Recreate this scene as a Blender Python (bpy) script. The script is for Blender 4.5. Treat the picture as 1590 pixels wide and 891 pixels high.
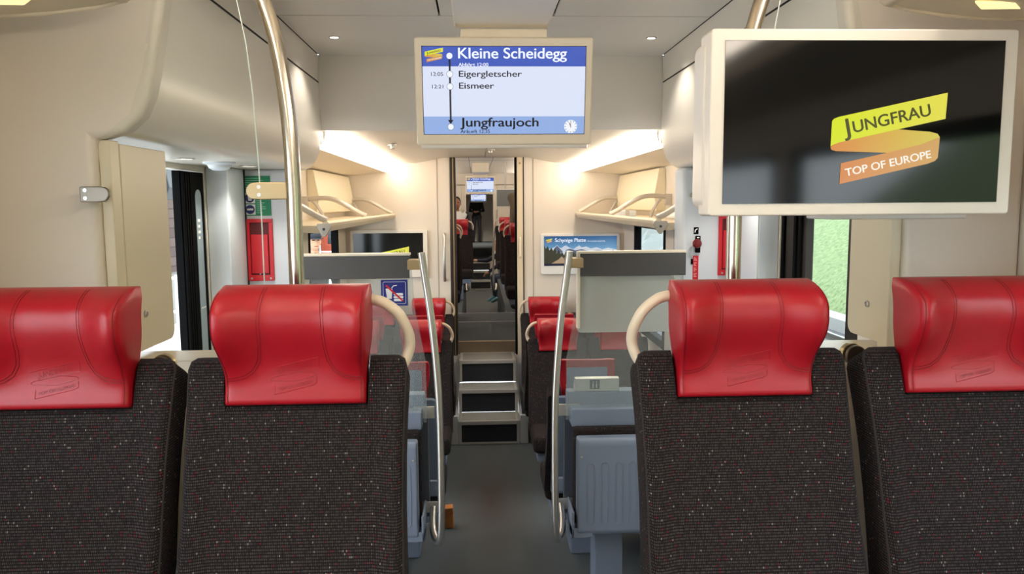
import bpy, bmesh, math, random
from math import sin, cos, pi, radians, sqrt, atan2
from mathutils import Vector, Matrix
for o in list(bpy.data.objects): bpy.data.objects.remove(o)
random.seed(7)
SC = bpy.context.scene
COL = SC.collection

# ------------------------------------------------------------------ camera, world, exposure, big lights
FPX, W_, H_ = 1194.0, 1590, 891
cam = bpy.data.cameras.new('camera'); cam.sensor_width = 36.0; cam.lens = FPX / W_ * 36.0
cam.clip_start = 0.05; cam.clip_end = 500
camo = bpy.data.objects.new('camera', cam); COL.objects.link(camo)
CAM = Vector((-0.09, 0.0, 2.05))
MR = Matrix.Rotation(radians(-2.62), 3, 'Z') @ Matrix.Rotation(radians(90 - 6.2), 3, 'X') @ Matrix.Rotation(radians(-0.42), 3, 'Z')
camo.matrix_world = Matrix.Translation(CAM) @ MR.to_4x4()
SC.camera = camo
SC.view_settings.view_transform = 'Standard'; SC.view_settings.look = 'None'
EXPO = 0.45
SC.view_settings.exposure = EXPO; SC.view_settings.gamma = 1.0
SC.view_settings.use_curve_mapping = False
SC.cycles.use_denoising = True
SC.cycles.max_bounces = 10; SC.cycles.diffuse_bounces = 5; SC.cycles.glossy_bounces = 4
SC.cycles.transparent_max_bounces = 16; SC.cycles.caustics_reflective = False; SC.cycles.caustics_refractive = False
SC.cycles.sample_clamp_indirect = 6.0

def lin(r, g, b):
    f = lambda c: (c / 12.92) if c <= 0.04045 else ((c + 0.055) / 1.055) ** 2.4
    return (f(r / 255), f(g / 255), f(b / 255))

world = bpy.data.worlds.new('overcast_sky'); SC.world = world; world.use_nodes = True
wn = world.node_tree.nodes; wb = wn['Background']
wb.inputs[0].default_value = (0.86, 0.93, 1.0, 1); wb.inputs[1].default_value = 4.2
STRIP = 11.5          # LED strip emission
UNSEEN_FRONT_STRIP = 17.0  # unseen strips over the front seats
FAR_STRIP = 9.0
WARM = (1.0, 0.87, 0.72)
SPOT = 5.0

def at(px, py, Y):
    v = MR @ Vector(((px - 795) / FPX, -(py - 445.5) / FPX, -1)); t = (Y - CAM.y) / v.y
    return CAM + v * t

# ------------------------------------------------------------------ materials
MATS = {}
def mat(name, c, rough=0.5, metal=0.0, spec=0.5, coat=0.0, bump=0.0, bscale=300.0, vary=0.0, vscale=6.0, emit=None, estr=0.0, alpha=None):
    if name in MATS: return MATS[name]
    m = bpy.data.materials.new(name); m.use_nodes = True
    nt = m.node_tree; b = nt.nodes['Principled BSDF']
    col = lin(*c); b.inputs['Base Color'].default_value = (*col, 1)
    b.inputs['Roughness'].default_value = rough; b.inputs['Metallic'].default_value = metal
    b.inputs['Specular IOR Level'].default_value = spec; b.inputs['Coat Weight'].default_value = coat
    b.inputs['Coat Roughness'].default_value = 0.15
    tc = nt.nodes.new('ShaderNodeTexCoord')
    if bump:
        n = nt.nodes.new('ShaderNodeTexNoise'); n.inputs['Scale'].default_value = bscale; n.inputs['Detail'].default_value = 3
        bp = nt.nodes.new('ShaderNodeBump'); bp.inputs['Strength'].default_value = bump; bp.inputs['Distance'].default_value = 0.002
        nt.links.new(tc.outputs['Object'], n.inputs['Vector'])
        nt.links.new(n.outputs['Fac'], bp.inputs['Height']); nt.links.new(bp.outputs['Normal'], b.inputs['Normal'])
    if vary:
        n = nt.nodes.new('ShaderNodeTexNoise'); n.inputs['Scale'].default_value = vscale; n.inputs['Detail'].default_value = 4
        mx = nt.nodes.new('ShaderNodeMix'); mx.data_type = 'RGBA'
        mx.inputs[6].default_value = (*[x * (1 - vary) for x in col], 1); mx.inputs[7].default_value = (*[min(1, x * (1 + vary)) for x in col], 1)
        nt.links.new(tc.outputs['Object'], n.inputs['Vector'])
        nt.links.new(n.outputs['Fac'], mx.inputs[0]); nt.links.new(mx.outputs[2], b.inputs['Base Color'])
    if emit is not None:
        b.inputs['Emission Color'].default_value = (*emit, 1); b.inputs['Emission Strength'].default_value = estr
    MATS[name] = m
    return m

def emis(name, c, s=1.0):
    if name in MATS: return MATS[name]
    m = bpy.data.materials.new(name); m.use_nodes = True; nt = m.node_tree
    b = nt.nodes['Principled BSDF']
    b.inputs['Base Color'].default_value = (0.01, 0.01, 0.01, 1); b.inputs['Roughness'].default_value = 0.25
    b.inputs['Emission Color'].default_value = (*lin(*c), 1); b.inputs['Emission Strength'].default_value = s * 2 ** -EXPO
    MATS[name] = m; return m

def glass(name, tint=(1, 1, 1), haze=0.0, hazec=(1, 1, 1), refl=1.0, base=0.03):
    m = bpy.data.materials.new(name); m.use_nodes = True; nt = m.node_tree
    for n in list(nt.nodes): nt.nodes.remove(n)
    out = nt.nodes.new('ShaderNodeOutputMaterial'); tr = nt.nodes.new('ShaderNodeBsdfTransparent'); gl = nt.nodes.new('ShaderNodeBsdfGlossy')
    tr.inputs[0].default_value = (*tint, 1); gl.inputs['Roughness'].default_value = 0.0
    fr = nt.nodes.new('ShaderNodeLayerWeight'); fr.inputs['Blend'].default_value = 0.5
    pw = nt.nodes.new('ShaderNodeMath'); pw.operation = 'POWER'; pw.inputs[1].default_value = 5.0
    nt.links.new(fr.outputs['Facing'], pw.inputs[0])
    mul = nt.nodes.new('ShaderNodeMath'); mul.operation = 'MULTIPLY_ADD'; mul.inputs[1].default_value = 0.55 * refl; mul.inputs[2].default_value = base * refl
    mx = nt.nodes.new('ShaderNodeMixShader')
    nt.links.new(pw.outputs[0], mul.inputs[0]); nt.links.new(mul.outputs[0], mx.inputs[0])
    nt.links.new(gl.outputs[0], mx.inputs[2]); last = tr
    if haze:
        df = nt.nodes.new('ShaderNodeBsdfDiffuse'); df.inputs[0].default_value = (*hazec, 1)
        m2 = nt.nodes.new('ShaderNodeMixShader'); m2.inputs[0].default_value = haze
        nt.links.new(tr.outputs[0], m2.inputs[1]); nt.links.new(df.outputs[0], m2.inputs[2]); last = m2
    nt.links.new(last.outputs[0], mx.inputs[1]); nt.links.new(mx.outputs[0], out.inputs[0])
    return m

def fabric():
    m = bpy.data.materials.new('woven_seat_fabric'); m.use_nodes = True; nt = m.node_tree; N = nt.nodes; L = nt.links
    b = N['Principled BSDF']; b.inputs['Roughness'].default_value = 0.9; b.inputs['Specular IOR Level'].default_value = 0.15
    tc = N.new('ShaderNodeTexCoord'); sp = N.new('ShaderNodeSeparateXYZ'); L.new(tc.outputs['Object'], sp.inputs[0])
    oi = N.new('ShaderNodeObjectInfo')
    def mth(op, a, bb=None, v=None):
        n = N.new('ShaderNodeMath'); n.operation = op
        L.new(a, n.inputs[0])
        if bb is not None: L.new(bb, n.inputs[1])
        elif v is not None: n.inputs[1].default_value = v
        return n.outputs[0]
    sn = N.new('ShaderNodeSeparateXYZ'); L.new(tc.outputs['Normal'], sn.inputs[0])
    side = mth('GREATER_THAN', mth('ABSOLUTE', sn.outputs[0]), v=0.72); top = mth('GREATER_THAN', mth('ABSOLUTE', sn.outputs[2]), v=0.72)
    def pick(f, a, bb):
        n = N.new('ShaderNodeMix'); n.data_type = 'FLOAT'; L.new(f, n.inputs[0]); L.new(a, n.inputs[2]); L.new(bb, n.inputs[3]); return n.outputs[0]
    xs = mth('ADD', pick(side, sp.outputs[0], sp.outputs[1]), mth('MULTIPLY', oi.outputs['Random'], v=3.0))
    cx = mth('DIVIDE', xs, v=0.0035); cz = mth('DIVIDE', pick(top, sp.outputs[2], sp.outputs[1]), v=0.0054)
    fx, fz = mth('FLOOR', cx), mth('FLOOR', cz)
    fz2 = mth('ADD', fz, v=31.0)
    def wnoise(a, bb):
        c = N.new('ShaderNodeCombineXYZ'); L.new(a, c.inputs[0]); L.new(bb, c.inputs[1])
        w = N.new('ShaderNodeTexWhiteNoise'); w.noise_dimensions = '2D'; L.new(c.outputs[0], w.inputs['Vector']); return w.outputs['Value']
    w1 = wnoise(fx, fz); w2 = wnoise(mth('ADD', fx, v=57.0), fz2)
    r1 = N.new('ShaderNodeValToRGB'); r1.color_ramp.interpolation = 'LINEAR'
    r1.color_ramp.elements[0].color = (*lin(43, 38, 39), 1); r1.color_ramp.elements[1].color = (*lin(72, 66, 66), 1); L.new(w1, r1.inputs[0])
    r2 = N.new('ShaderNodeValToRGB'); r2.color_ramp.interpolation = 'CONSTANT'; e = r2.color_ramp.elements
    e[0].color = (*lin(104, 30, 38), 1); e[1].position = 0.95; e[1].color = (*lin(104, 30, 38), 1)
    q = e.new(0.982); q.color = (*lin(120, 116, 112), 1); L.new(w2, r2.inputs[0])
    hit = mth('GREATER_THAN', w2, v=0.957)
    mx = N.new('ShaderNodeMix'); mx.data_type = 'RGBA'; L.new(hit, mx.inputs[0]); L.new(r1.outputs[0], mx.inputs[6]); L.new(r2.outputs[0], mx.inputs[7])
    ln = mth('MAXIMUM', mth('LESS_THAN', mth('FRACT', cx), v=0.32), mth('LESS_THAN', mth('FRACT', cz), v=0.38))
    m3 = N.new('ShaderNodeMix'); m3.data_type = 'RGBA'; L.new(ln, m3.inputs[0]); L.new(mx.outputs[2], m3.inputs[6]); m3.inputs[7].default_value = (*lin(22, 18, 19), 1)
    L.new(m3.outputs[2], b.inputs['Base Color'])
    bp = N.new('ShaderNodeBump'); bp.inputs['Strength'].default_value = 0.5; bp.inputs['Distance'].default_value = 0.001
    inv = mth('SUBTRACT', ln, v=1.0); L.new(mth('MULTIPLY', inv, v=-1.0), bp.inputs['Height']); L.new(bp.outputs['Normal'], b.inputs['Normal'])
    return m

BEIGE = mat('beige_wall_panel', (224, 215, 203), 0.45)
BEIGE2 = mat('warm_beige_plastic', (226, 211, 184), 0.35)
CREAM = mat('cream_display_housing', (246, 236, 216), 0.35)
MONW = mat('pale_monitor_housing', (232, 226, 216), 0.35)
COVE = mat('glossy_cove_panel', (242, 235, 224), 0.30)
GREYC = mat('grey_ceiling_panel', (234, 231, 226), 0.42)
WHITE = mat('white_panel', (224, 230, 238), 0.6)
DARKGAP = mat('dark_joint', (38, 36, 36), 0.8)
BLACK = mat('black_rubber', (12, 12, 13), 0.7, spec=0.04)
BLACKG = mat('black_gloss', (8, 8, 9), 0.12)
CLAMP = mat('clamp_steel', (150, 142, 132), 0.42, metal=0.9)
STEEL = mat('brushed_steel', (205, 201, 195), 0.33, metal=1.0)
BRASS = mat('satin_steel_clamp', (184, 164, 128), 0.4, metal=1.0)
ALU = mat('aluminium_trim', (196, 194, 190), 0.4, metal=0.7)
POLEM = mat('polished_pole', (202, 193, 178), 0.2, metal=1.0)
RED = mat('red_leather', (168, 15, 32), 0.36, spec=0.5, bump=0.12, bscale=700, vary=0.06, vscale=40)
REDD = mat('red_leather_seam', (112, 8, 20), 0.5)
FAB = fabric()
PIPE = mat('seat_edge_piping', (42, 37, 37), 0.9, bump=0.6, bscale=500)
GREYS = mat('grey_blue_seat_shell', (122, 134, 154), 0.42, bump=0.05, bscale=800)
GREYD = mat('dark_grey_shell', (74, 80, 92), 0.5)
BAND = mat('charcoal_band', (84, 83, 84), 0.45)
HANDLE = mat('ivory_grab_loop', (222, 207, 184), 0.3, coat=0.2)
CARPET = mat('grey_rubber_floor', (82, 88, 92), 0.85, bump=0.9, bscale=240, vary=0.38, vscale=170)
STEPD = mat('dark_step_riser', (20, 23, 30), 0.55)
TREAD = mat('step_tread', (128, 126, 120), 0.6, bump=0.3, bscale=400, vary=0.12, vscale=60)
RACK = mat('beige_rack', (224, 210, 184), 0.4)
ARM = mat('rack_arm_grey', (196, 190, 180), 0.35, metal=0.3)
REDP = mat('red_plastic', (206, 24, 40), 0.35)
GREEN = mat('green_notice', (20, 132, 92), 0.5)
BLUE = mat('blue_sign', (22, 40, 132), 0.45)
WHITEP = mat('white_print', (238, 238, 238), 0.5)
REDPR = mat('red_print', (214, 30, 44), 0.5)
GLASS = glass('clear_glass', (0.97, 0.985, 0.975), refl=0.2, base=0.0)
GLASSP = glass('partition_glass', (0.90, 0.95, 0.95), 0.10, (0.8, 0.82, 0.84))  # pale diffuse mix stands in for the whitish reflection on the glass
FROST = glass('frosted_panel', (0.7, 0.74, 0.72), 0.72, (0.60, 0.63, 0.60), 0.6)
STRIPM = mat('led_strip', (250, 240, 215), 0.5, emit=WARM, estr=STRIP)
FSTRIPM = mat('unseen_front_strip', (250, 240, 215), 0.5, emit=WARM, estr=UNSEEN_FRONT_STRIP)
FARM = mat('far_led_strip', (250, 240, 215), 0.5, emit=WARM, estr=FAR_STRIP)
LENS = mat('reading_lamp_lens', (240, 225, 160), 0.4, emit=lin(246, 232, 170), estr=0.75)
SPOTM = mat('downlight_lens', (255, 250, 240), 0.4, emit=(1, 0.95, 0.86), estr=SPOT * 2)

# ------------------------------------------------------------------ mesh helper
ORG = {}
class MB:
    def __init__(s): s.v = []; s.f = []; s.mi = []; s.cur = 0
    def add(s, vs, fs):
        o = len(s.v); s.v += [tuple(q) for q in vs]
        for f in fs: s.f.append([i + o for i in f]); s.mi.append(s.cur)
        return s
    def box(s, x0, x1, y0, y1, z0, z1):
        x0, x1 = sorted((x0, x1)); y0, y1 = sorted((y0, y1)); z0, z1 = sorted((z0, z1))
        return s.add([(x0, y0, z0), (x1, y0, z0), (x1, y1, z0), (x0, y1, z0), (x0, y0, z1), (x1, y0, z1), (x1, y1, z1), (x0, y1, z1)],
                     [(3, 2, 1, 0), (4, 5, 6, 7), (0, 1, 5, 4), (1, 2, 6, 5), (2, 3, 7, 6), (3, 0, 4, 7)])
    def prism(s, poly, axis, a, b):
        # poly in the two other axes, in (x,z) for 'y', (y,z) for 'x', (x,y) for 'z'
        def p(q, t):
            return (q[0], t, q[1]) if axis == 'y' else ((t, q[0], q[1]) if axis == 'x' else (q[0], q[1], t))
        n = len(poly); vs = [p(q, a) for q in poly] + [p(q, b) for q in poly]
        fs = [tuple(range(n)), tuple(range(2 * n - 1, n - 1, -1))] + [(i, (i + 1) % n, n + (i + 1) % n, n + i) for i in range(n)]
        return s.add(vs, fs)
    def tube(s, pts, r, seg=12, caps=True, flat=1.0):
        pts = [Vector(q) for q in pts]; n = len(pts); rs = r if isinstance(r, (list, tuple)) else [r] * n
        vs = []; up = None
        for i, q in enumerate(pts):
            d = (pts[min(i + 1, n - 1)] - pts[max(i - 1, 0)]).normalized()
            if up is None:
                up = Vector((0, 0, 1)) if abs(d.z) < 0.9 else Vector((0, 1, 0))
            a = d.cross(up)
            if a.length < 1e-5: a = d.orthogonal()
            a.normalize(); b = a.cross(d).normalized(); up = b
            for k in range(seg):
                t = 2 * pi * k / seg; vs.append(q + a * cos(t) * rs[i] + b * sin(t) * rs[i] * flat)
        fs = [(i * seg + k, i * seg + (k + 1) % seg, (i + 1) * seg + (k + 1) % seg, (i + 1) * seg + k) for i in range(n - 1) for k in range(seg)]
        if caps: fs += [tuple(range(seg - 1, -1, -1)), tuple(range((n - 1) * seg, n * seg))]
        return s.add(vs, fs)
    def cyl(s, c, axis, r, h, seg=24, r2=None):
        a = {'x': Vector((1, 0, 0)), 'y': Vector((0, 1, 0)), 'z': Vector((0, 0, 1))}[axis]
        c = Vector(c)
        return s.tube([c, c + a * h], [r, r if r2 is None else r2], seg)
    def lathe(s, c, axis, prof, seg=24):
        # prof: list of (r, t) along axis
        vs = []
        for r, t in prof:
            for k in range(seg):
                q = 2 * pi * k / seg; u, w = r * cos(q), r * sin(q)
                p = (u, w, t) if axis == 'z' else ((u, t, w) if axis == 'y' else (t, u, w))
                vs.append((c[0] + p[0], c[1] + p[1], c[2] + p[2]))
        n = len(prof)
        fs = [(i * seg + k, i * seg + (k + 1) % seg, (i + 1) * seg + (k + 1) % seg, (i + 1) * seg + k) for i in range(n - 1) for k in range(seg)]
        fs += [tuple(range(seg - 1, -1, -1)), tuple(range((n - 1) * seg, n * seg))]
        return s.add(vs, fs)
    def ell(s, c, r, seg=16, rings=10):
        prof = []
        vs = []; fs = []
        for i in range(1, rings):
            t = pi * i / rings
            for k in range(seg):
                q = 2 * pi * k / seg
                vs.append((c[0] + r[0] * sin(t) * cos(q), c[1] + r[1] * sin(t) * sin(q), c[2] + r[2] * cos(t)))
        vs.append((c[0], c[1], c[2] + r[2])); vs.append((c[0], c[1], c[2] - r[2])); T = len(vs) - 2; B = T + 1
        for i in range(rings - 2):
            for k in range(seg): fs.append((i * seg + k, (i + 1) * seg + k, (i + 1) * seg + (k + 1) % seg, i * seg + (k + 1) % seg))
        for k in range(seg):
            fs.append((T, k, (k + 1) % seg)); fs.append((B, (rings - 2) * seg + (k + 1) % seg, (rings - 2) * seg + k))
        return s.add(vs, fs)
    def mesh(s, me, M=None):
        M = M or Matrix.Identity(4)
        return s.add([M @ v.co for v in me.vertices], [tuple(p.vertices) for p in me.polygons])
    def build(s, name, m, parent=None, bevel=0.0, bseg=2, smooth=True, origin=None, angle=35, subd=0):
        bm = bmesh.new(); o0 = ORG.get(parent.name, Vector()) if parent else Vector(origin or (0, 0, 0))
        vv = [bm.verts.new(Vector(q) - o0) for q in s.v]
        for f, mi in zip(s.f, s.mi):
            try:
                fc = bm.faces.new([vv[i] for i in f]); fc.material_index = mi
            except ValueError: pass
        bmesh.ops.recalc_face_normals(bm, faces=bm.faces)
        if bevel:
            ed = [e for e in bm.edges if len(e.link_faces) == 2 and e.calc_face_angle(0) > radians(30)]
            bmesh.ops.bevel(bm, geom=ed, offset=bevel, segments=bseg, profile=0.5, affect='EDGES', clamp_overlap=True)
        me = bpy.data.meshes.new(name); bm.to_mesh(me); bm.free()
        for mm in (m if isinstance(m, (list, tuple)) else [m]): me.materials.append(mm)
        ob = bpy.data.objects.new(name, me); COL.objects.link(ob)
        if smooth:
            for p in me.polygons: p.use_smooth = True
            me.set_sharp_from_angle(angle=radians(angle))
        if bevel and smooth:
            wnm = ob.modifiers.new('weighted', 'WEIGHTED_NORMAL'); wnm.keep_sharp = True; wnm.weight = 60
        if parent: ob.parent = parent; ORG[ob.name] = o0
        else: ob.location = o0; ORG[ob.name] = o0
        if subd:
            md = ob.modifiers.new('subd', 'SUBSURF'); md.levels = subd; md.render_levels = subd
        return ob

def tag(o, label, cat, group=None, kind=None):
    o['label'] = label; o['category'] = cat
    if group: o['group'] = group
    if kind: o['kind'] = kind
    return o
def thing(name, label, cat, loc=(0, 0, 0), group=None, local=False, rot=None):
    o = bpy.data.objects.new(name, None); COL.objects.link(o); o.empty_display_size = 0.05
    o.location = loc; ORG[o.name] = Vector() if local else Vector(loc)
    if rot: o.rotation_euler = rot
    return tag(o, label, cat, group)
def struct(o):
    o['kind'] = 'structure'; return o
def copy_tree(o, parent=None, skip=()):
    c = o.copy(); COL.objects.link(c); c.parent = parent
    for ch in list(o.children):
        if ch.name.split('.')[0] not in skip: copy_tree(ch, c, skip)
    return c
def arc(cx, cz, r, a0, a1, n=8): return [(cx + r * cos(radians(a0 + (a1 - a0) * i / n)), cz + r * sin(radians(a0 + (a1 - a0) * i / n))) for i in range(n + 1)]
def rrect(x0, x1, z0, z1, r, n=5):
    return arc(x1 - r, z1 - r, r, 0, 90, n) + arc(x0 + r, z1 - r, r, 90, 180, n) + arc(x0 + r, z0 + r, r, 180, 270, n) + arc(x1 - r, z0 + r, r, 270, 360, n)
def flip(poly, s): return [(s * x, z) for x, z in poly]

# text as mesh in the XZ plane, fitted to a width and a cap height (left, baseline given)
def text_into(mb, s, x, z, width, cap, y, bold=0.0, ang=0.0, extrude=0.0, spacing=1.0):
    cu = bpy.data.curves.new('lettering', 'FONT'); cu.body = s; cu.size = 1.0; cu.offset = 0.0; cu.extrude = 0.0; cu.space_character = spacing
    ob = bpy.data.objects.new('lettering_tmp', cu); COL.objects.link(ob)
    dg = bpy.context.evaluated_depsgraph_get(); me = bpy.data.meshes.new_from_object(ob.evaluated_get(dg))
    bpy.data.objects.remove(ob); bpy.data.curves.remove(cu)
    xs = [v.co.x for v in me.vertices]
    x0, x1 = min(xs), max(xs); sx = width / (x1 - x0); sy = cap / 0.729
    ca, sa = cos(radians(ang)), sin(radians(ang))
    vs = []
    for v in me.vertices:
        a, b = (v.co.x - x0) * sx, v.co.y * sy
        vs.append((x + a * ca - b * sa, y, z + a * sa + b * ca))
    fs = [tuple(p.vertices) for p in me.polygons]
    mb.add(vs, fs)
    if bold:
        d = bold * sx; e = bold * sy * 0.6
        for i, (dx, dz) in enumerate(((d, 0), (-d, 0), (0, e), (0, -e))): mb.add([(a + dx, b + 0.00002 * (i + 1), c + dz) for a, b, c in vs], fs)
    if extrude:
        n = len(vs); mb.add([(a, b - extrude, c) for a, b, c in vs], fs)
    bpy.data.meshes.remove(me)
def flat(mb, poly, y): mb.add([(a, y, b) for a, b in poly], [tuple(range(len(poly)))])
def disc(x, z, r, n=24): return [(x + r * cos(2 * pi * i / n), z + r * sin(2 * pi * i / n)) for i in range(n)]

def ramp_emit(name, c0, c1, s=1.0):
    if name in MATS: return MATS[name]
    m = emis(name, c0, s); nt = m.node_tree; tc = nt.nodes.new('ShaderNodeTexCoord'); sp = nt.nodes.new('ShaderNodeSeparateXYZ')
    r = nt.nodes.new('ShaderNodeValToRGB'); r.color_ramp.elements[0].color = (*lin(*c0), 1); r.color_ramp.elements[1].color = (*lin(*c1), 1)
    nt.links.new(tc.outputs['Generated'], sp.inputs[0]); nt.links.new(sp.outputs[0], r.inputs[0])
    nt.links.new(r.outputs[0], nt.nodes['Principled BSDF'].inputs['Emission Color']); return m
LY = ramp_emit('logo_yellow', (212, 226, 20), (226, 218, 80)); LM = ramp_emit('logo_amber', (214, 132, 60), (210, 196, 82)); LO = ramp_emit('logo_orange', (208, 128, 62), (206, 160, 92))
LT = emis('logo_dark_lettering', (70, 70, 24)); LW = emis('logo_white_lettering', (246, 240, 226))
LOGO_Y = [(93, 522), (98, 330), (112, 312), (150, 298), (993, 118), (985, 315), (160, 490), (110, 508)]
LOGO_M = [(93, 528), (110, 508), (160, 490), (620, 393), (870, 412), (930, 427), (948, 452), (800, 508), (545, 570), (140, 556), (102, 546)]
LOGO_O = [(178, 648), (545, 568), (800, 508), (948, 452), (940, 610), (918, 634), (860, 655), (173, 806)]
def logo(parent, cx, cz, w, y):
    k = w / 900.0
    cv = lambda P: [(cx + (a - 540) * k, cz - (b - 462) * k) for a, b in P]
    g = MB(); flat(g, cv(LOGO_M), y); r = g.build('ribbon_logo', LM, parent, smooth=False)
    g = MB(); flat(g, cv(LOGO_Y), y - 0.0003); g.build('yellow_banner', LY, r, smooth=False)
    g = MB(); flat(g, cv(LOGO_O), y - 0.0003); g.build('orange_banner', LO, r, smooth=False)
    g = MB(); q = cv([(200, 440), (272, 418), (222, 747)])
    text_into(g, 'J', q[0][0], q[0][1], 46 * k, 130 * k, y - 0.0006, 0.02, 12.5); text_into(g, 'UNGFRAU', q[1][0], q[1][1], 612 * k, 92 * k, y - 0.0006, 0.02, 12.3)
    g.build('lettering', LT, r, smooth=False)
    g = MB(); text_into(g, 'TOP OF EUROPE', q[2][0], q[2][1], 680 * k, 60 * k, y - 0.0006, 0.02, 11.8); g.build('slogan', LW, r, smooth=False)
    return r

# ------------------------------------------------------------------ room shell
ZL, ZF, ZB = 0.0, 0.69, 0.62      # low floor, front raised floor, rear raised floor
XW = 1.30
def floor_low_mat():  # low floor colour blends to brown in an ellipse, strongest at its centre
    m = CARPET.copy(); m.name = 'grey_rubber_floor_brown_patch'; nt = m.node_tree; b = nt.nodes['Principled BSDF']; lk = b.inputs['Base Color'].links[0].from_socket
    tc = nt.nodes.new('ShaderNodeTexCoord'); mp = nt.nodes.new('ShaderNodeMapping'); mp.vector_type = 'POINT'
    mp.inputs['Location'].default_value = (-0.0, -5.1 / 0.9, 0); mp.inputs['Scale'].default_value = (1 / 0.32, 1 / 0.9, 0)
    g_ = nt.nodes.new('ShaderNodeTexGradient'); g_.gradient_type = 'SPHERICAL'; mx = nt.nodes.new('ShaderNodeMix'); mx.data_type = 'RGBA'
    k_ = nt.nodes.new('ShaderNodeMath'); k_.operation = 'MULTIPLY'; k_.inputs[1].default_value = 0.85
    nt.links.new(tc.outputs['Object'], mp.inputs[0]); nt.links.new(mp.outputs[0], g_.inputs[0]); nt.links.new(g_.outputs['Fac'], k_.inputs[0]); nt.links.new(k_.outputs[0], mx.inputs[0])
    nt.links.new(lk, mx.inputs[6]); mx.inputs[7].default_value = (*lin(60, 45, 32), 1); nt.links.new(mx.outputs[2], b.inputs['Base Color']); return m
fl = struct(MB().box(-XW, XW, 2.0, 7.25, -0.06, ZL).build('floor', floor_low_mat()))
struct(MB().box(-XW, XW, -2.6, 2.0, ZF - 0.75, ZF).build('floor_front', CARPET))
struct(MB().box(-XW, XW, -2.66, -2.6, 0.6, 2.85).build('wall_rear', BEIGE))

def wall_x(name, x0, x1, y0, y1, z0, z1, op, m):
    ys = sorted({y0, y1, *[q for o in op for q in o[:2]]}); zs = sorted({z0, z1, *[q for o in op for q in o[2:]]})
    b = MB()
    for i in range(len(ys) - 1):
        for j in range(len(zs) - 1):
            yc, zc = (ys[i] + ys[i + 1]) / 2, (zs[j] + zs[j + 1]) / 2
            if not any(o[0] < yc < o[1] and o[2] < zc < o[3] for o in op): b.box(x0, x1, ys[i], ys[i + 1], zs[j], zs[j + 1])
    return struct(b.build(name, m))
FW = [(-2.2, -0.55, 1.50, 2.28), (-0.40, 1.35, 1.50, 2.28)]
wl = wall_x('wall_left', -XW - 0.06, -XW, -2.6, 7.25, -0.06, 2.85, FW + [(2.62, 3.52, 0.0, 2.2), (5.60, 6.80, 0.95, 1.90), (4.15, 5.35, 0.95, 1.90)], BEIGE)
wr = wall_x('wall_right', XW, XW + 0.06, -2.6, 7.25, -0.06, 2.85, FW + [(2.72, 3.47, 0.0, 2.2), (5.60, 6.72, 0.95, 1.90), (4.15, 5.35, 0.95, 1.90)], BEIGE)
n_win = 0
def window(s, y0, y1, z0, z1, fw=0.05):
    global n_win
    n_win += 1
    b = MB()
    for q in ((y0, y0 + fw, z0, z1), (y1 - fw, y1, z0, z1), (y0 + fw, y1 - fw, z0, z0 + fw), (y0 + fw, y1 - fw, z1 - fw, z1)):
        b.box(s * (XW - 0.004), s * (XW + 0.05), q[0], q[1], q[2], q[3])
    w = struct(b.build('window_%d' % n_win, BLACK))
    MB().box(s * (XW + 0.02), s * (XW + 0.026), y0 + fw, y1 - fw, z0 + fw, z1 - fw).build('pane', GLASS, w)
for s in (-1, 1):
    for y0, y1, z0, z1 in FW: window(s, y0, y1, z0, z1)
window(-1, 5.60, 6.80, 0.95, 1.90, 0.06); window(1, 5.60, 6.72, 0.95, 1.90, 0.06)
window(-1, 4.15, 5.35, 0.95, 1.90, 0.09); window(1, 4.15, 5.35, 0.95, 1.90, 0.09)

# ceiling of the entrance section and of the front section: dark backing with panels
ce = struct(MB().box(-XW, XW, -2.6, 4.0, 2.80, 2.86).build('ceiling', DARKGAP))
g = 0.004
for s in (-1, 1):
    for (a, b, y0, y1) in ((0.225, 0.86, -2.6, 0.9), (0.225, 0.86, 0.9, 3.13)):
        MB().box(s * (a + g), s * (b - g), y0 + g, y1 - g, 2.785, 2.799).build('ceiling_panel', GREYC, ce, 0.002)
MB().box(-0.225 + g, 0.225 - g, -2.6, 3.13 - g, 2.785, 2.799).build('ceiling_panel', GREYC, ce, 0.002)
MB().box(-0.86 + g, 0.86 - g, 3.13 + g, 3.95, 2.785, 2.799).build('ceiling_panel', GREYC, ce, 0.002)
du = MB().box(-0.155, 0.155, -2.6, 2.60, 2.622, 2.785).build('ceiling_duct', CREAM, None, 0.008); struct(du)

# coves: bulging duct panels over the doors
COVEP = [(0.86, 2.7845), (0.866, 2.66), (0.862, 2.5), (0.858, 2.44), (0.862, 2.36), (0.873, 2.31), (0.89, 2.27), (0.915, 2.24), (0.945, 2.225), (0.985, 2.222), (1.299, 2.222), (1.299, 2.7845)]
for s, nm in ((-1, 'ceiling_cove_left'), (1, 'ceiling_cove_right')):
    c = struct(MB().prism(flip(COVEP, s), 'y', 1.96, 3.95).build(nm, COVE, None, angle=50))
    b = MB().box(s * 0.8635, s * 0.87, 1.97, 3.945, 2.652, 2.658); b.build('joint', DARKGAP, c)

# bulkheads between the front seats and the entrance
BH = [(1.299, ZF), (1.0, ZF), (1.0, 2.212), (0.975, 2.212), (0.925, 2.228), (0.885, 2.262), (0.862, 2.31), (0.848, 2.365), (0.832, 2.45), (0.816, 2.543), (0.80, 2.68), (0.80, 2.784), (1.299, 2.784)]
for s, nm in ((-1, 'wall_bulkhead_left'), (1, 'wall_bulkhead_right')):
    b = struct(MB().prism(flip(BH, s), 'y', 1.90, 1.965).build(nm, BEIGE, None, 0.018, 4))
    MB().box(s * 0.972, s * 1.0, 1.925, 1.975, 1.66, 2.21).build('edge_strip', BEIGE2, b, 0.004)
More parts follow.
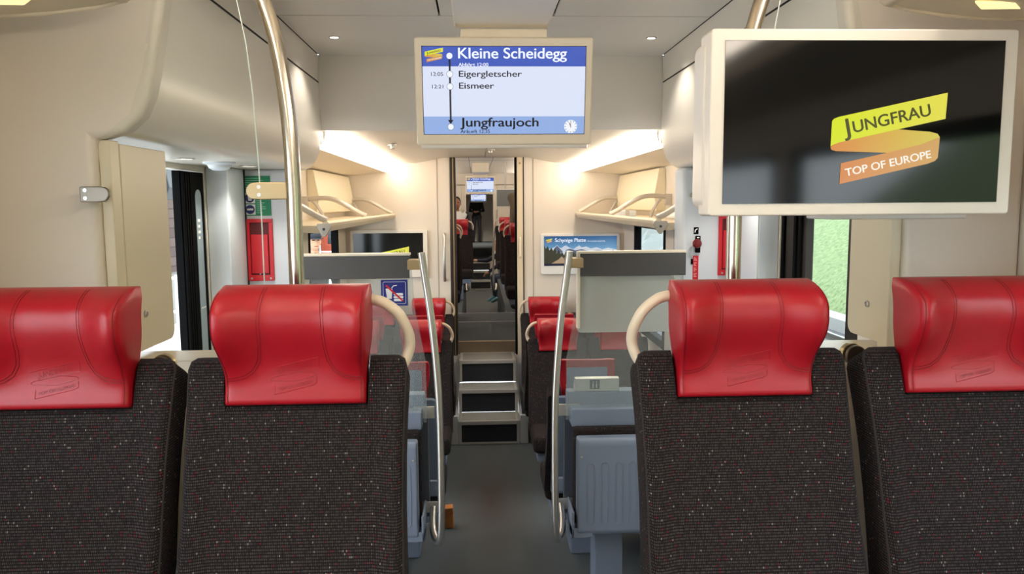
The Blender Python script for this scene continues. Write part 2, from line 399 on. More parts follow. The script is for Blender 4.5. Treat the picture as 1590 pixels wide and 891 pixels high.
# half wall with ledge behind the seats
for s, nm in ((-1, 'wall_ledge_left'), (1, 'wall_ledge_right')):
    b = struct(MB().box(s * 0.56, s * 1.299, 1.985, 2.11, 0.0, 1.625).build(nm, BEIGE2))
    MB().box(s * 0.56, s * 0.995, 1.83, 1.985, ZF, 1.625).build('front_panel', BEIGE2, b)
    MB().box(s * 0.545, s * 1.299, 1.97, 2.13, 1.625, 1.655).build('ledge_top', BEIGE2, b, 0.008)
    MB().box(s * 0.545, s * 0.995, 1.818, 1.975, 1.625, 1.655).build('ledge_top', BEIGE2, b, 0.008)
# hinged wing panels on the bulkhead edges
for s in (-1, 1):
    w = thing('hinged_panel', 'beige hinged cover panel with a round lock, beside the %s entrance door' % ('left' if s < 0 else 'right'), 'panel', (s * 1.0, 1.99, 1.66), 'hinged cover panels')
    WE = 2.27 if s < 0 else 2.19; wx = 0.985 if s < 0 else 1.006
    poly = [(1.985, 2.205), (1.985, 1.668)] + arc(WE - 0.03, 1.668 + 0.03, 0.03, -90, 0, 6) + [(WE, 2.205)]
    MB().prism(poly, 'x', s * (wx - 0.01), s * (wx + 0.012)).build('panel_leaf', BEIGE2, w, 0.004)
    c = (s * (wx - 0.01), 2.075, 1.765)
    MB().lathe(c, 'x', [(0.0095, 0), (0.0095, -s * 0.004), (0.006, -s * 0.006), (0.006, -s * 0.003), (0.001, -s * 0.003)], 20).build('lock', STEEL, w)

# cross walls (door pockets) beyond the doors
for s, nm in ((-1, 'wall_pocket_left'), (1, 'wall_pocket_right')):
    x0 = 0.965 if s < 0 else 0.93
    b = struct(MB().box(s * x0, s * 1.299, 3.78, 3.95, 0.001, 2.2215).build(nm, WHITE, None, 0.022, 4))
    MB().box(s * 1.2, s * 1.299, (3.53 if s < 0 else 3.475), 3.7795, 0.001, 2.2215).build('jamb', WHITE, b, 0.01)
    MB().box(s * 1.195, s * 1.20, 3.765, 3.779, 0.01, 2.22).build('joint', DARKGAP, b)
# doors
d1 = struct(MB().box(-1.335, -1.302, 3.24, 3.515, 0.005, 2.195).build('door_1', BLACK, None, 0.004))
b = MB()
for yy in (3.245, 3.27, 3.295, 3.32): b.box(-1.302, -1.29, yy, yy + 0.018, 0.01, 2.19)
b.build('rubber_seal', BLACK, d1, 0.004)
b = MB().prism(rrect(3.40, 3.47, 0.9, 2.12, 0.034), 'x', -1.3015, -1.2995); b.build('door_pane', mat('bright_door_glass', (150, 165, 175), 0.05, spec=0.8), d1)
b = MB()
for i, (z, w) in enumerate(((1.98, .03), (1.955, .026), (1.93, .03), (1.905, .022))): b.box(-1.2994, -1.2990, 3.415, 3.415 + w, z, z + 0.012)
b.box(-1.2994, -1.2990, 3.41, 3.465, 1.60, 1.605); b.build('printed_notice', WHITEP, d1)
d2b = MB()
for q in ((3.20, 3.47, 0.005, 2.195), (2.72, 2.83, 0.005, 2.195), (2.83, 3.20, 0.005, 0.8), (2.83, 3.20, 2.12, 2.195)): d2b.box(1.305, 1.34, *q)
d2 = struct(d2b.build('door_2', mat('dark_brown_door', (40, 34, 32), 0.6, spec=0.25), None, 0.004))
MB().box(1.32, 1.326, 2.83, 3.20, 0.8, 2.12).build('door_pane', GLASS, d2)
b = MB()
for yy in (3.23, 3.28, 3.41): b.box(1.292, 1.305, yy, yy + 0.025, 0.01, 2.19)
b.build('rubber_seal', BLACK, d2, 0.004)

# low section ceiling
struct(MB().box(-1.29, 1.29, 3.955, 4.0, 2.42, 2.79).build('wall_drop', GREYC, None, 0.003))
b = struct(MB().prism([(-0.834, 2.428), (-0.645, 2.425), (-0.39, 2.475), (0.39, 2.475), (0.645, 2.425), (0.834, 2.428), (0.834, 2.52), (-0.834, 2.52)], 'y', 4.001, 7.199).build('ceiling_low', mat('pale_ceiling', (220, 214, 202), 0.45), None))
MB().box(-0.006, -0.002, 4.1, 7.19, 2.4735, 2.4755).build('joint', DARKGAP, b)
for s, nm in ((-1, 'ceiling_soffit_left'), (1, 'ceiling_soffit_right')):
    struct(MB().prism(flip([(0.860, 2.352), (0.897, 2.349), (0.897, 2.342), (1.299, 2.31), (1.299, 2.52), (0.860, 2.52)], s), 'y', 3.951, 7.199).build(nm, BEIGE))
    st = thing('light_strip', 'glowing warm LED light strip above the %s luggage rack' % ('left' if s < 0 else 'right'), 'light', (s * 0.85, 5.5, 2.35), 'ceiling light strips')
    MB().prism(flip([(0.836, 2.424), (0.842, 2.424), (0.8585, 2.350), (0.895, 2.345), (0.895, 2.337), (0.853, 2.338)], s), 'y', 4.005, 7.15).build('diffuser', STRIPM, st)  # lower lip added to the strip to throw light down on the rack
    MB().prism(flip([(0.8425, 2.426), (0.8595, 2.426), (0.8595, 2.349)], s), 'y', 4.005, 7.15).build('housing', WHITE, st)
# unseen front section lamps: strips assumed along the cove, faced to light the ceiling
for s in (-1, 1):
    st = thing('light_strip', 'unseen warm LED light strip assumed over the %s front seats' % ('left' if s < 0 else 'right'), 'light', (s * 0.85, 0, 2.6), 'ceiling light strips')
    MB().prism(flip([(0.838, 2.66), (0.846, 2.66), (0.848, 2.59), (0.840, 2.59)], s), 'y', -2.5, 1.6).build('diffuser', FSTRIPM, st)
    MB().prism(flip([(0.847, 2.665), (0.93, 2.665), (0.93, 2.585), (0.849, 2.585)], s), 'y', -2.5, 1.6).build('housing', WHITE, st)

# door wall between the cars
dwb = MB()
for q in ((-XW, -0.335, -0.06, 2.52), (0.335, XW, -0.06, 2.52), (-0.335, 0.335, 2.476, 2.52), (-0.335, -0.266, -0.06, 0.62), (0.266, 0.335, -0.06, 0.62)): dwb.box(q[0], q[1], 7.2, 7.25, q[2], q[3])
dw = struct(dwb.build('wall_end', BEIGE))
b = MB()
for x in (-0.45, 0.44): b.box(x, x + 0.004, 7.196, 7.2005, 0.65, 2.47)
b.build('joint', mat('panel_joint', (150, 138, 120), 0.7), dw)
tr = struct(MB().box(-0.33, -0.275, 7.19, 7.30, 0.621, 2.476).build('trim_1', mat('dark_brown_frame', (52, 46, 42), 0.4, metal=0.3), None, 0.004))
MB().box(-0.305, -0.296, 7.185, 7.19, 0.63, 2.47).build('seal', BRASS, tr)
tr = struct(MB().box(0.272, 0.29, 7.195, 7.30, 0.621, 2.476).build('trim_2', BLACK, None, 0.003))
struct(MB().box(0.2905, 0.345, 7.185, 7.30, 0.621, 2.476).build('trim_3', BEIGE2, None, 0.005))
struct(MB().box(0.346, 0.356, 7.19, 7.1995, 0.621, 2.476).build('trim_4', mat('dark_brown_frame', (52, 46, 42), 0.4), None))
# door handles
h = thing('door_handle', 'vertical brushed steel bar handle left of the passage door', 'handle', (-0.39, 7.17, 1.55))
MB().tube([(-0.39, 7.2, 1.335), (-0.39, 7.165, 1.34), (-0.39, 7.15, 1.36), (-0.39, 7.15, 1.74), (-0.39, 7.165, 1.765), (-0.39, 7.2, 1.77)], 0.013).build('bar', STEEL, h)
h = thing('door_handle', 'short pale recessed handle on the right door jamb', 'handle', (0.316, 7.17, 1.65), )
MB().tube([(0.318, 7.19, 1.545), (0.318, 7.165, 1.56), (0.318, 7.165, 1.72), (0.318, 7.19, 1.735)], 0.009).build('bar', CREAM, h)
MB().cyl((0.318, 7.18, 2.42), 'y', 0.01, 0.006).build('lock', BRASS, h)

# steps up to the passage
stp = thing('staircase', 'three grey steps with dark risers climbing to the passage door', 'stairs', (0, 6.4, 0))
for i, (y, z) in enumerate(((6.40, 0.205), (6.68, 0.41), (6.95, 0.62))):
    yb = (6.68, 6.95, 7.31)[i]; w = 0.262
    st = MB().box(-w, w, y + 0.022, yb + 0.02, z - 0.03, z - 0.006)
    st.box(-w + 0.03, w - 0.03, y + 0.028, yb + 0.02, z - 0.007, z)
    st = st.build('tread', TREAD, stp)
    MB().box(-w, w, y, y + 0.03, z - 0.032, z + 0.001).build('nosing', ALU, st, 0.004)
    r = MB().box(-w + 0.024, w - 0.024, y + 0.024, y + 0.034, z - 0.205, z - 0.03).build('riser', STEPD, stp)
    if 1:
        for q in (-1, 1):
            b = MB().box(q * w, q * (w - 0.026), y + 0.008, y + 0.03, z - 0.205, z - 0.03).box(q * w, q * (w - 0.03), y + 0.028, yb + 0.02, z - 0.032, z + 0.0005)
            b.build('step_frame', ALU, stp, 0.003)
        if i == 0: MB().box(-w, w, y + 0.006, y + 0.03, 0.001, 0.018).build('base_strip', ALU, stp, 0.003)
for s in (-1, 1):
    MB().prism([(6.45, 0.001), (7.19, 0.001), (7.19, 0.36), (6.9, 0.36), (6.6, 0.22), (6.45, 0.2)], 'x', s * 0.265, s * 0.293).box(s * 0.265, s * 0.335, 6.405, 6.45, 0.001, 0.25).build('side_skirt', mat('pale_skirt', (170, 172, 172), 0.45), stp, 0.006)

# ------------------------------------------------------------------ seats
def ss(a, b, x):
    t = max(0.0, min(1.0, (x - a) / (b - a))); return t * t * (3 - 2 * t)
SL = 0.30
yb = lambda z: (z - 0.97) * SL
def shell_grid(mb, xs, rows, front, back):
    # xs: column parameters, rows: row parameters; front/back(u,t)->(x,y,z)
    nx, nr = len(xs), len(rows)
    F = [[front(u, t) for u in xs] for t in rows]; B = [[back(u, t) for u in xs] for t in rows]
    vs = [p for r in F for p in r] + [p for r in B for p in r]; o = nx * nr; fs = []
    for j in range(nr - 1):
        for i in range(nx - 1):
            a = j * nx + i; fs.append((a, a + 1, a + nx + 1, a + nx)); fs.append((o + a + nx, o + a + nx + 1, o + a + 1, o + a))
    for i in range(nx - 1):
        fs.append((i + 1, i, o + i, o + i + 1)); a = (nr - 1) * nx + i; fs.append((a, a + 1, o + a + 1, o + a))
    for j in range(nr - 1):
        a = j * nx; fs.append((a, a + nx, o + a + nx, o + a)); a = j * nx + nx - 1; fs.append((a + nx, a, o + a, o + a + nx))
    mb.add(vs, fs)
HWB = 0.2225
def hr_hw(t):   # headrest half width over its height 0..1
    w = 0.1435 + 0.0115 * ss(0.22, 0.66, t)
    return w - 0.004 * ss(0.86, 1.0, t) ** 2
HR0, HR1 = 0.958, 1.197
hr_lean = lambda t: 0.044 * ss(0.10, 0.85, t)
def hr_front(u, t):
    z = HR0 + (HR1 - HR0) * t
    wing = 0.040 * ss(0.34, 0.92, abs(u)) * ss(0.12, 0.62, t)
    roll = sqrt(max(0.0, 1 - (max(0.0, t - 0.80) / 0.20) ** 2))
    pad = 0.016 + 0.022 * ss(0.30, 0.75, t)
    edge = (1 - min(1.0, abs(u)) ** 26) ** 0.5
    if t < 0.06: edge *= sqrt(max(0.0, 1 - ((0.06 - t) / 0.06) ** 2)) * 0.75 + 0.25
    f = (pad + wing) * edge * roll - 0.030 * (1 - roll)
    return (u * hr_hw(t) * (1 - 0.02 * (1 - edge)), yb(z) - f - hr_lean(t), z)
def hr_back(u, t):
    z = HR0 + (HR1 - HR0) * t
    roll = sqrt(max(0.0, 1 - (max(0.0, t - 0.88) / 0.12) ** 2))
    return (u * hr_hw(t) * 0.985, yb(z) + 0.034 - hr_lean(t), z - 0.003 * (1 - roll))
def make_seat(name, label, group, handle=0):
    t = thing(name, label, 'seat', (0, 0, 0), group, local=True)
    # backrest with the notch the headrest sits in
    xs = [-1, -0.985, -0.95, -0.9, -0.84, -0.78, -0.72, -0.68, -0.664, -0.652, -0.5, -0.3, -0.1, 0.1, 0.3, 0.5, 0.652, 0.664, 0.68, 0.72, 0.78, 0.84, 0.9, 0.95, 0.985, 1]
    rows = [0, 0.03, 0.1, 0.25, 0.4, 0.55, 0.7, 0.82, 0.9, 0.95, 0.98, 1.0]
    def ztop(u):
        a = abs(u); h = 0.955 if a < 0.658 else 1.047
        if a > 0.90: h -= 0.022 * (1 - sqrt(max(0, 1 - ((a - 0.90) / 0.10) ** 2)))
        return h
    def hwz(z): return HWB + 0.004 * ss(0.9, 0.5, z) - 0.006 * sin(pi * max(0, min(1, (z - 0.5) / 0.5)))
    def bf(u, q):
        z = 0.40 + (ztop(u) - 0.40) * q; a = abs(u)
        f = 0.012 * ss(0.7, 0.92, a) * ss(1.05, 0.85, z) + 0.02 * ss(0.75, 0.55, z)
        e = sqrt(max(0, 1 - (max(0, a - 0.93) / 0.07) ** 2)); r = sqrt(max(0, 1 - (max(0, q - 0.97) / 0.03) ** 2))
        return (u * hwz(z), yb(z) - (f + 0.014) * e * r + 0.014, z)
    def bb(u, q):
        z = 0.40 + (ztop(u) - 0.40) * q; return (u * hwz(z), yb(z) + 0.080, z - 0.035 * q ** 6)
    m = MB(); shell_grid(m, xs, rows, bf, bb); bk = m.build('backrest', FAB, t, angle=50)
    for s in (-1, 1):
        pp = [bf(s * 0.985, 0.06 + 0.9 * i / 16) for i in range(17)] + [bf(s * 0.99, 0.985)] + [bf(s * (0.97 - 0.3 * i / 6), 0.998) for i in range(7)]
        m = MB(); m.tube([(x, y + 0.004, z) for x, y, z in pp], 0.0035, 8)
        m.build('piping', PIPE, bk)
    # headrest
    us = sorted([sin(pi / 2 * (i / 13 - 1)) for i in range(13)] + [0.0] + [-sin(pi / 2 * (i / 13 - 1)) for i in range(13)])
    tr_ = [0, 0.015, 0.03, 0.06] + [0.06 + 0.74 * i / 14 for i in range(1, 15)] + [0.80 + 0.20 * sin(pi / 2 * i / 9) for i in range(1, 10)]
    m = MB(); shell_grid(m, us, tr_, hr_front, hr_back); hd = m.build('headrest', RED, t, angle=75)
    off = lambda p: (p[0], p[1] - 0.0006, p[2])
    for s in (-1, 1):
        m = MB()
        for du_ in (0.0, 0.035):
            path = [(0.37 + du_, 0.985), (0.37 + du_, 0.9), (0.385 + du_, 0.75), (0.39 + du_, 0.6), (0.405 + du_, 0.5), (0.45 + du_, 0.38 + du_ * .3), (0.55 + du_ * .5, 0.285 + du_ * .6), (0.68, 0.235 + du_ * .7), (0.82, 0.215 + du_ * .7), (0.955, 0.21 + du_ * .7)]
            P = []
            for (a, b), (c, d) in zip(path[:-1], path[1:]):
                for k in range(6): P.append(off(hr_front(s * (a + (c - a) * k / 6), b + (d - b) * k / 6)))
            m.tube(P, 0.00065, 5)
        m.tube([off(hr_front(s * 0.93, 0.03 + 0.93 * i / 30)) for i in range(31)], 0.0007, 5)
        m.build('stitching', REDD, hd)
    m = MB(); k = 0.098 / 900.0; zc = HR0 + 0.060
    def onface(a, b, d=0.0):   # logo pixel -> point on the leather
        x = (a - 540) * k; z = zc - (b - 462) * k; tt = (z - HR0) / (HR1 - HR0); p = hr_front(x / hr_hw(tt), tt); return (x, p[1] - d, z)
    for P in (LOGO_M + LOGO_M[:1], [(100, 325), (993, 118), (985, 315), (160, 490)], [(178, 648), (173, 806), (860, 655), (940, 610), (945, 470)]):
        Q = []
        for (a, b), (c, d) in zip(P[:-1], P[1:]):
            for i in range(5): Q.append(onface(a + (c - a) * i / 5, b + (d - b) * i / 5, 0.0001))
        m.tube(Q, 0.0007, 5)
    tm = MB(); text_into(tm, 'JUNGFRAU', 215, -435, 660, 105, 0, 0.02, 12.4); text_into(tm, 'TOP OF EUROPE', 222, -747, 690, 62, 0, 0.02, 11.8)
    m.add([onface(v[0], -v[2], 0.0007) for v in tm.v], tm.f)
    m.build('embossed_logo', mat('red_leather_emboss', (160, 14, 30), 0.36), hd, smooth=False)
    # hard shell behind
    m = MB(); m.prism([(-0.192, 0.40), (0.192, 0.40), (0.192, 1.0), (0.175, 1.01), (-0.175, 1.01), (-0.192, 1.0)], 'y', 0, 0.05)
    m.v = [(x, y + yb(z) + 0.078, z) for x, y, z in m.v]; m.build('back_shell', GREYS, t, 0.01)
    m = MB(); m.prism(rrect(-0.112, 0.112, 0.975, 1.152, 0.012), 'y', 0, 0.012); m.v = [(x, y + hr_back(0, (z - HR0) / (HR1 - HR0))[1] - 0.007, z) for x, y, z in m.v]
    m.build('headrest_shell', GREYS, t, 0.003)
    # cushion and base
    m = MB(); m.box(-0.22, 0.22, -0.50, -0.10, 0.33, 0.455); m.build('cushion', FAB, t, 0.035, 4)
    m = MB(); m.box(-0.19, 0.19, -0.45, 0.0, 0.26, 0.33); m.box(-0.07, 0.07, -0.36, -0.12, 0.0, 0.27); m.build('pedestal', GREYS, t, 0.012)
    if handle:
        P = [(0.145, 1.165), (0.175, 1.158), (0.205, 1.135), (0.222, 1.10), (0.227, 1.07), (0.220, 1.04), (0.205, 1.015), (0.185, 1.0)]
        Q = []
        n = len(P)
        for i in range(n - 1):
            p0, p1, p2, p3 = (Vector(P[max(0, min(n - 1, i + k))]) for k in (-1, 0, 1, 2))
            for j in range(5):
                u = j / 5; q = 0.5 * ((2 * p1) + (p2 - p0) * u + (2 * p0 - 5 * p1 + 4 * p2 - p3) * u * u + (3 * p1 - p0 - 3 * p2 + p3) * u ** 3); Q.append(q)
        Q.append(Vector(P[-1]))
        MB().tube([(handle * q[0], yb(q[1]) + 0.040 - 0.052 * ss(1.04, 1.16, q[1]), q[1]) for q in Q], 0.0115, 14).build('grab_loop', HANDLE, t)
    return t
GF = 'red and charcoal front seats'
seat_l = make_seat('train_seat', 'front train seat left of the aisle, ivory grab loop on its right side', GF, 1)
seat_r = make_seat('train_seat', 'front train seat under the black logo screen, ivory grab loop on its left side', GF, -1)
seat_w = make_seat('train_seat', 'front train seat cut by the left edge, beside the left wall', GF, 0)
seat_l.location = (-0.460, 1.55, ZF); seat_r.location = (0.466, 1.55, ZF); seat_w.location = (-0.930, 1.55, ZF)
def seat(src, x, y, z, label, group, rot=0.0, skip=('stitching', 'embossed_logo', 'piping')):
    c = copy_tree(src, None, skip); c.location = (x, y, z); c.rotation_euler = (0, 0, rot); c['label'] = label; c['group'] = group; return c
seat(seat_w, 0.952, 1.55, ZF, 'front train seat cut by the right edge, beside the right wall', GF, skip=())
GA = 'facing seats in the low section'
for side, sx, src in (('left', -1, seat_l), ('right', 1, seat_r)):
    seat(src, sx * 0.53, 6.96, 0.0, '%s aisle train seat standing right beside the steps' % side, GA)
    seat(seat_w, sx * 0.985, 6.96, 0.0, '%s window train seat against the end wall, below the wall screen' % side, GA)
    seat(src, sx * 0.505, 5.62, 0.0, '%s aisle train seat facing us in the middle of the low section' % side, GA)
    seat(seat_w, sx * 0.965, 5.62, 0.0, '%s window train seat facing us in the middle of the low section' % side, GA)
    o = seat(seat_w, sx * 0.505, 5.93, 0.0, '%s aisle train seat seen from behind, red rim just above the seat before it' % side, GA, pi, ('stitching', 'embossed_logo', 'piping'))
    o = seat(seat_w, sx * 0.965, 5.93, 0.0, '%s window train seat turned away, back to back with the facing one' % side, GA, pi)
    o = seat(seat_w, sx * 0.51, 4.18, 0.0, '%s aisle train seat seen from behind, grey shell framed in red behind the glass' % side, GA, pi)
    o = seat(seat_w, sx * 0.965, 4.18, 0.0, '%s window train seat seen from behind, beyond the glass partition' % side, GA, pi)

# ------------------------------------------------------------------ overhead displays
SCRB = emis('display_blue', (58, 88, 186)); SCRW = emis('display_white', (218, 226, 248)); SCRF = emis('display_light_blue', (146, 174, 226))
INK = mat('display_ink', (14, 16, 30), 0.4); INKW = emis('display_white_text', (240, 246, 255)); INKB = mat('display_line', (18, 28, 48), 0.4)
def make_display():
    d = thing('passenger_display', 'large blue and white stop display hanging from the ceiling, tilted down, nearest us', 'display', (0.008, 2.62, 2.418), 'hanging stop displays', local=True, rot=(radians(9), 0, 0))
    w, h = 0.292, 0.170
    m = MB(); m.prism([(-0.03, -h), (-0.03, h + 0.004), (0.02, h + 0.008), (0.07, h - 0.02), (0.075, -h + 0.03), (0.03, -h - 0.006)], 'x', -w, w)
    m.build('housing', CREAM, d, 0.007, 3)
    MB().box(-w + 0.012, w - 0.012, -0.024, 0.06, -h - 0.012, -h + 0.002).build('lower_cap', GREYC, d, 0.004)
    sw, sh = 0.267, 0.1395; z0 = 0.006; yq = -0.0305
    bz = MB().box(-sw - 0.002, sw + 0.002, yq, -0.02, z0 - sh - 0.002, z0 + sh + 0.002).build('screen_rim', BLACKG, d)
    U = lambda u: -sw + 2 * sw * u
    V = lambda v: z0 + sh - 2 * sh * v
    q = yq - 0.0006
    m = MB(); flat(m, [(-sw, z0 - sh), (sw, z0 - sh), (sw, z0 + sh), (-sw, z0 + sh)], q); sc = m.build('screen', SCRW, d, smooth=False)
    rect = lambda u0, u1, v0, v1: [(U(u0), V(v1)), (U(u1), V(v1)), (U(u1), V(v0)), (U(u0), V(v0))]
    m = MB(); flat(m, rect(0, 1, 0, 0.222), q - 0.0004); m.build('header_band', SCRB, sc, smooth=False)
    m = MB(); flat(m, rect(0, 1, 0.795, 1), q - 0.0004); m.build('footer_band', SCRF, sc, smooth=False)
    m = MB(); flat(m, rect(0.161, 0.172, 0.10, 0.86), q - 0.0008)
    flat(m, [(U(0.166), V(0.885)), (U(0.183), V(0.835)), (U(0.149), V(0.835))], q - 0.0009)
    for v in (0.31, 0.45, 0.915): flat(m, disc(U(0.166), V(v), 0.0108), q - 0.0010)
    m.build('route_line', INKB, sc, smooth=False)
    m = MB()
    for v in (0.105, 0.31, 0.45, 0.915): flat(m, disc(U(0.166), V(v), 0.0098), q - 0.0013)
    m.build('stop_dots', INKW, sc, smooth=False)
    def line(mb, s, u0, u1, v, cap, bold): text_into(mb, s, U(u0), V(v), (u1 - u0) * 2 * sw, cap * 2 * sh, q - 0.0012, bold)
    m = MB(); line(m, 'Kleine Scheidegg', 0.220, 0.882, 0.132, 0.125, 0.016); line(m, 'Abfahrt 12:00', 0.220, 0.402, 0.222, 0.042, 0.012); m.build('departure_lettering', INKW, sc, smooth=False)
    m = MB(); line(m, 'Eigergletscher', 0.222, 0.607, 0.340, 0.072, 0.014); line(m, 'Eismeer', 0.222, 0.436, 0.474, 0.072, 0.014)
    line(m, '12:05', 0.052, 0.125, 0.330, 0.045, 0.004); line(m, '12:21', 0.056, 0.125, 0.472, 0.045, 0.004)
    line(m, 'Jungfraujoch', 0.226, 0.712, 0.912, 0.108, 0.018); line(m, 'Ankunft 12:35', 0.226, 0.408, 0.988, 0.042, 0.010); m.build('stop_lettering', INK, sc, smooth=False)
    m = MB(); flat(m, disc(U(0.915), V(0.915), 0.0218), q - 0.0010); m.cur = 1
    for i in range(12):
        a = pi / 6 * i; x, z = U(0.915), V(0.915)
        m.add([(x + r * sin(a) + t * cos(a), q - 0.0013, z + r * cos(a) - t * sin(a)) for r, t in ((0.0165, -0.0009), (0.0165, 0.0009), (0.0205, 0.0009), (0.0205, -0.0009))], [(0, 1, 2, 3)])
    for a, r, t in ((0.0, 0.017, 0.0007), (-0.35, 0.012, 0.001)):
        m.add([(x + rr * sin(a) + tt * cos(a), q - 0.0015, z + rr * cos(a) - tt * sin(a)) for rr, tt in ((-0.003, -t), (-0.003, t), (r, t), (r, -t))], [(0, 1, 2, 3)])
    m.cur = 2; a = -0.45
    m.add([(x + rr * sin(a) + tt * cos(a), q - 0.0017, z + rr * cos(a) - tt * sin(a)) for rr, tt in ((-0.004, -.0006), (-0.004, .0006), (0.016, .0006), (0.016, -.0006))], [(0, 1, 2, 3)])
    m.build('clock', [INKW, INK, emis('clock_red', (200, 40, 50))], sc, smooth=False)
    logo(sc, U(0.072), V(0.095), 0.060, q - 0.0009)
    m = MB(); m.prism([(-0.145, h - 0.03), (0.145, h - 0.03), (0.143, h + 0.034), (-0.143, h + 0.034)], 'y', 0.004, 0.06); m.build('mounting_neck', CREAM, d, 0.006)
    return d
disp = make_display()
c = copy_tree(disp); c.location = (0.0, 15.5, 2.42); c['label'] = 'small distant stop display hanging in the next carriage, seen through the passage'
c2 = copy_tree(disp, None); c2.location = (0.0, 28.0, 2.282); c2['label'] = 'most distant stop display, half hidden below the one before it'

# big entertainment screen at the right
mon = thing('logo_screen', 'large black screen with yellow and orange ribbon logo, on the right pole', 'screen', (0.662, 1.50, 2.20))
cx, cz = 0.6635, 2.201; w, h = 0.309, 0.179
MB().prism(rrect(cx - w + 0.010, cx + w, cz - h, cz + h, 0.007, 3), 'y', 1.495, 1.565).build('housing', MONW, mon, 0.006, 3)
MB().prism(rrect(cx - w + 0.006, cx + w - 0.05, cz - h + 0.012, cz + h - 0.012, 0.02, 3), 'y', 1.53, 1.60).build('rear_cover', MONW, mon, 0.006)
sc = MB().box(cx - 0.272, cx + 0.281, 1.4935, 1.50, cz - 0.155, cz + 0.157).build('screen', mat('screen_glass', (6, 6, 7), 0.09, spec=0.5), mon)
MB().box(cx - 0.272, cx + 0.281, 1.4933, 1.4945, cz + 0.155, cz + 0.157).build('rim_line', BLACKG, mon)
logo(sc, 0.7175, 2.171, 0.230, 1.4929)
m = MB().box(0.64, 0.93, 1.56, 1.68, 2.012, 2.03); m.box(0.52, 0.9, 1.60, 1.66, 2.12, 2.25); m.box(0.49, 0.55, 1.60, 1.781, 2.12, 2.25); m.build('bracket', GREYC, mon, 0.004)

# wall screens on the end wall
ms = thing('wall_screen', 'pale framed black wall screen with logo, left of the passage', 'screen', (-0.9, 7.17, 1.6))
MB().prism(rrect(-1.255, -0.545, 1.375, 1.815, 0.012, 3), 'y', 7.16, 7.2).build('housing', MONW, ms, 0.005)
sc = MB().box(-1.225, -0.585, 7.157, 7.162, 1.51, 1.785).build('screen', mat('screen_glass', (6, 6, 7), 0.09), ms)
logo(sc, -0.86, 1.55, 0.29, 7.1565)
ps = thing('wall_screen', 'white framed wall screen showing a mountain poster, right of the passage', 'screen', (0.9, 7.17, 1.6))
MB().prism(rrect(0.51, 1.255, 1.385, 1.765, 0.02, 4), 'y', 7.165, 7.2).build('housing', mat('white_frame', (236, 236, 236), 0.35), ps, 0.006)
px0, px1, pz0, pz1 = 0.54, 1.225, 1.465, 1.742
m = MB(); flat(m, [(px0, pz0), (px1, pz0), (px1, pz1), (px0, pz1)], 7.1638)
def sky_emit():
    m_ = ramp_emit('poster_sky', (120, 175, 215), (20, 84, 140), 0.9); nt = m_.node_tree
    sp = [n for n in nt.nodes if n.type == 'SEPXYZ'][0]; r = [n for n in nt.nodes if n.type == 'VALTORGB'][0]
    for l in list(r.inputs[0].links): nt.links.remove(l)
    nt.links.new(sp.outputs[2], r.inputs[0]); r.color_ramp.elements[0].position = 0.45; return m_
sc = m.build('poster', sky_emit(), ps, smooth=False)
X = lambda u: px0 + (px1 - px0) * u
Z = lambda v: pz1 - (pz1 - pz0) * v
def strip_poly(top, v1): return [(X(u), Z(v)) for u, v in top] + [(X(top[-1][0]), Z(v1)), (X(top[0][0]), Z(v1))]
m = MB(); flat(m, strip_poly([(0, .5), (.07, .42), (.11, .40), (.15, .36), (.18, .30), (.21, .38), (.24, .40), (.27, .34), (.30, .31), (.34, .37), (.40, .44), (.45, .36), (.48, .31), (.52, .38), (.58, .35), (.64, .42), (.72, .38), (.80, .45), (.88, .40), (1, .46)], .75), 7.1634)
m.build('snow_peaks', emis('poster_snow', (206, 214, 226), 0.9), sc, smooth=False)
m = MB()
flat(m, [(X(u), Z(v)) for u, v in ((.15, .38), (.18, .32), (.22, .42), (.26, .52), (.2, .6), (.15, .5))], 7.1631)
flat(m, strip_poly([(.3, .46), (.36, .42), (.43, .48), (.52, .44), (.6, .5), (.75, .47), (.9, .52), (1, .5)], .8), 7.1632)
m.build('rock_faces', emis('poster_rock', (92, 100, 124), 0.9), sc, smooth=False)
m = MB(); rr = random.Random(3); top = []
for i in range(41):
    u = i / 40; base = 0.30 + 0.9 * max(0, min(u, .3)) if u < .3 else 0.5
    top.append((u, base + (0.10 if i % 2 else -0.02) + rr.uniform(-.03, .03)))
flat(m, strip_poly(top, .92), 7.1628); m.build('forest', emis('poster_forest', (56, 58, 42), 0.85), sc, smooth=False)
m = MB(); flat(m, [(X(u), Z(v)) for u, v in ((.10, .92), (.2, .78), (.24, .68), (.27, .74), (.3, .92))], 7.1625); m.build('path', emis('poster_path', (176, 150, 120), 0.9), sc, smooth=False)
m = MB(); flat(m, [(X(0), Z(1)), (X(1), Z(1)), (X(1), Z(.92)), (X(0), Z(.92))], 7.1622); m.build('footer_band', emis('poster_footer', (28, 30, 56), 0.8), sc, smooth=False)
m = MB(); text_into(m, 'Schynige Platte', X(.15), Z(.19), 0.29, 0.034, 7.1620, 0.015); text_into(m, 'TOP OF SWISS TRADITION', X(.59), Z(.19), 0.17, 0.009, 7.1620, 0.01)
m.build('lettering', INKW, sc, smooth=False)
logo(sc, X(.07), Z(.15), 0.055, 7.1622)

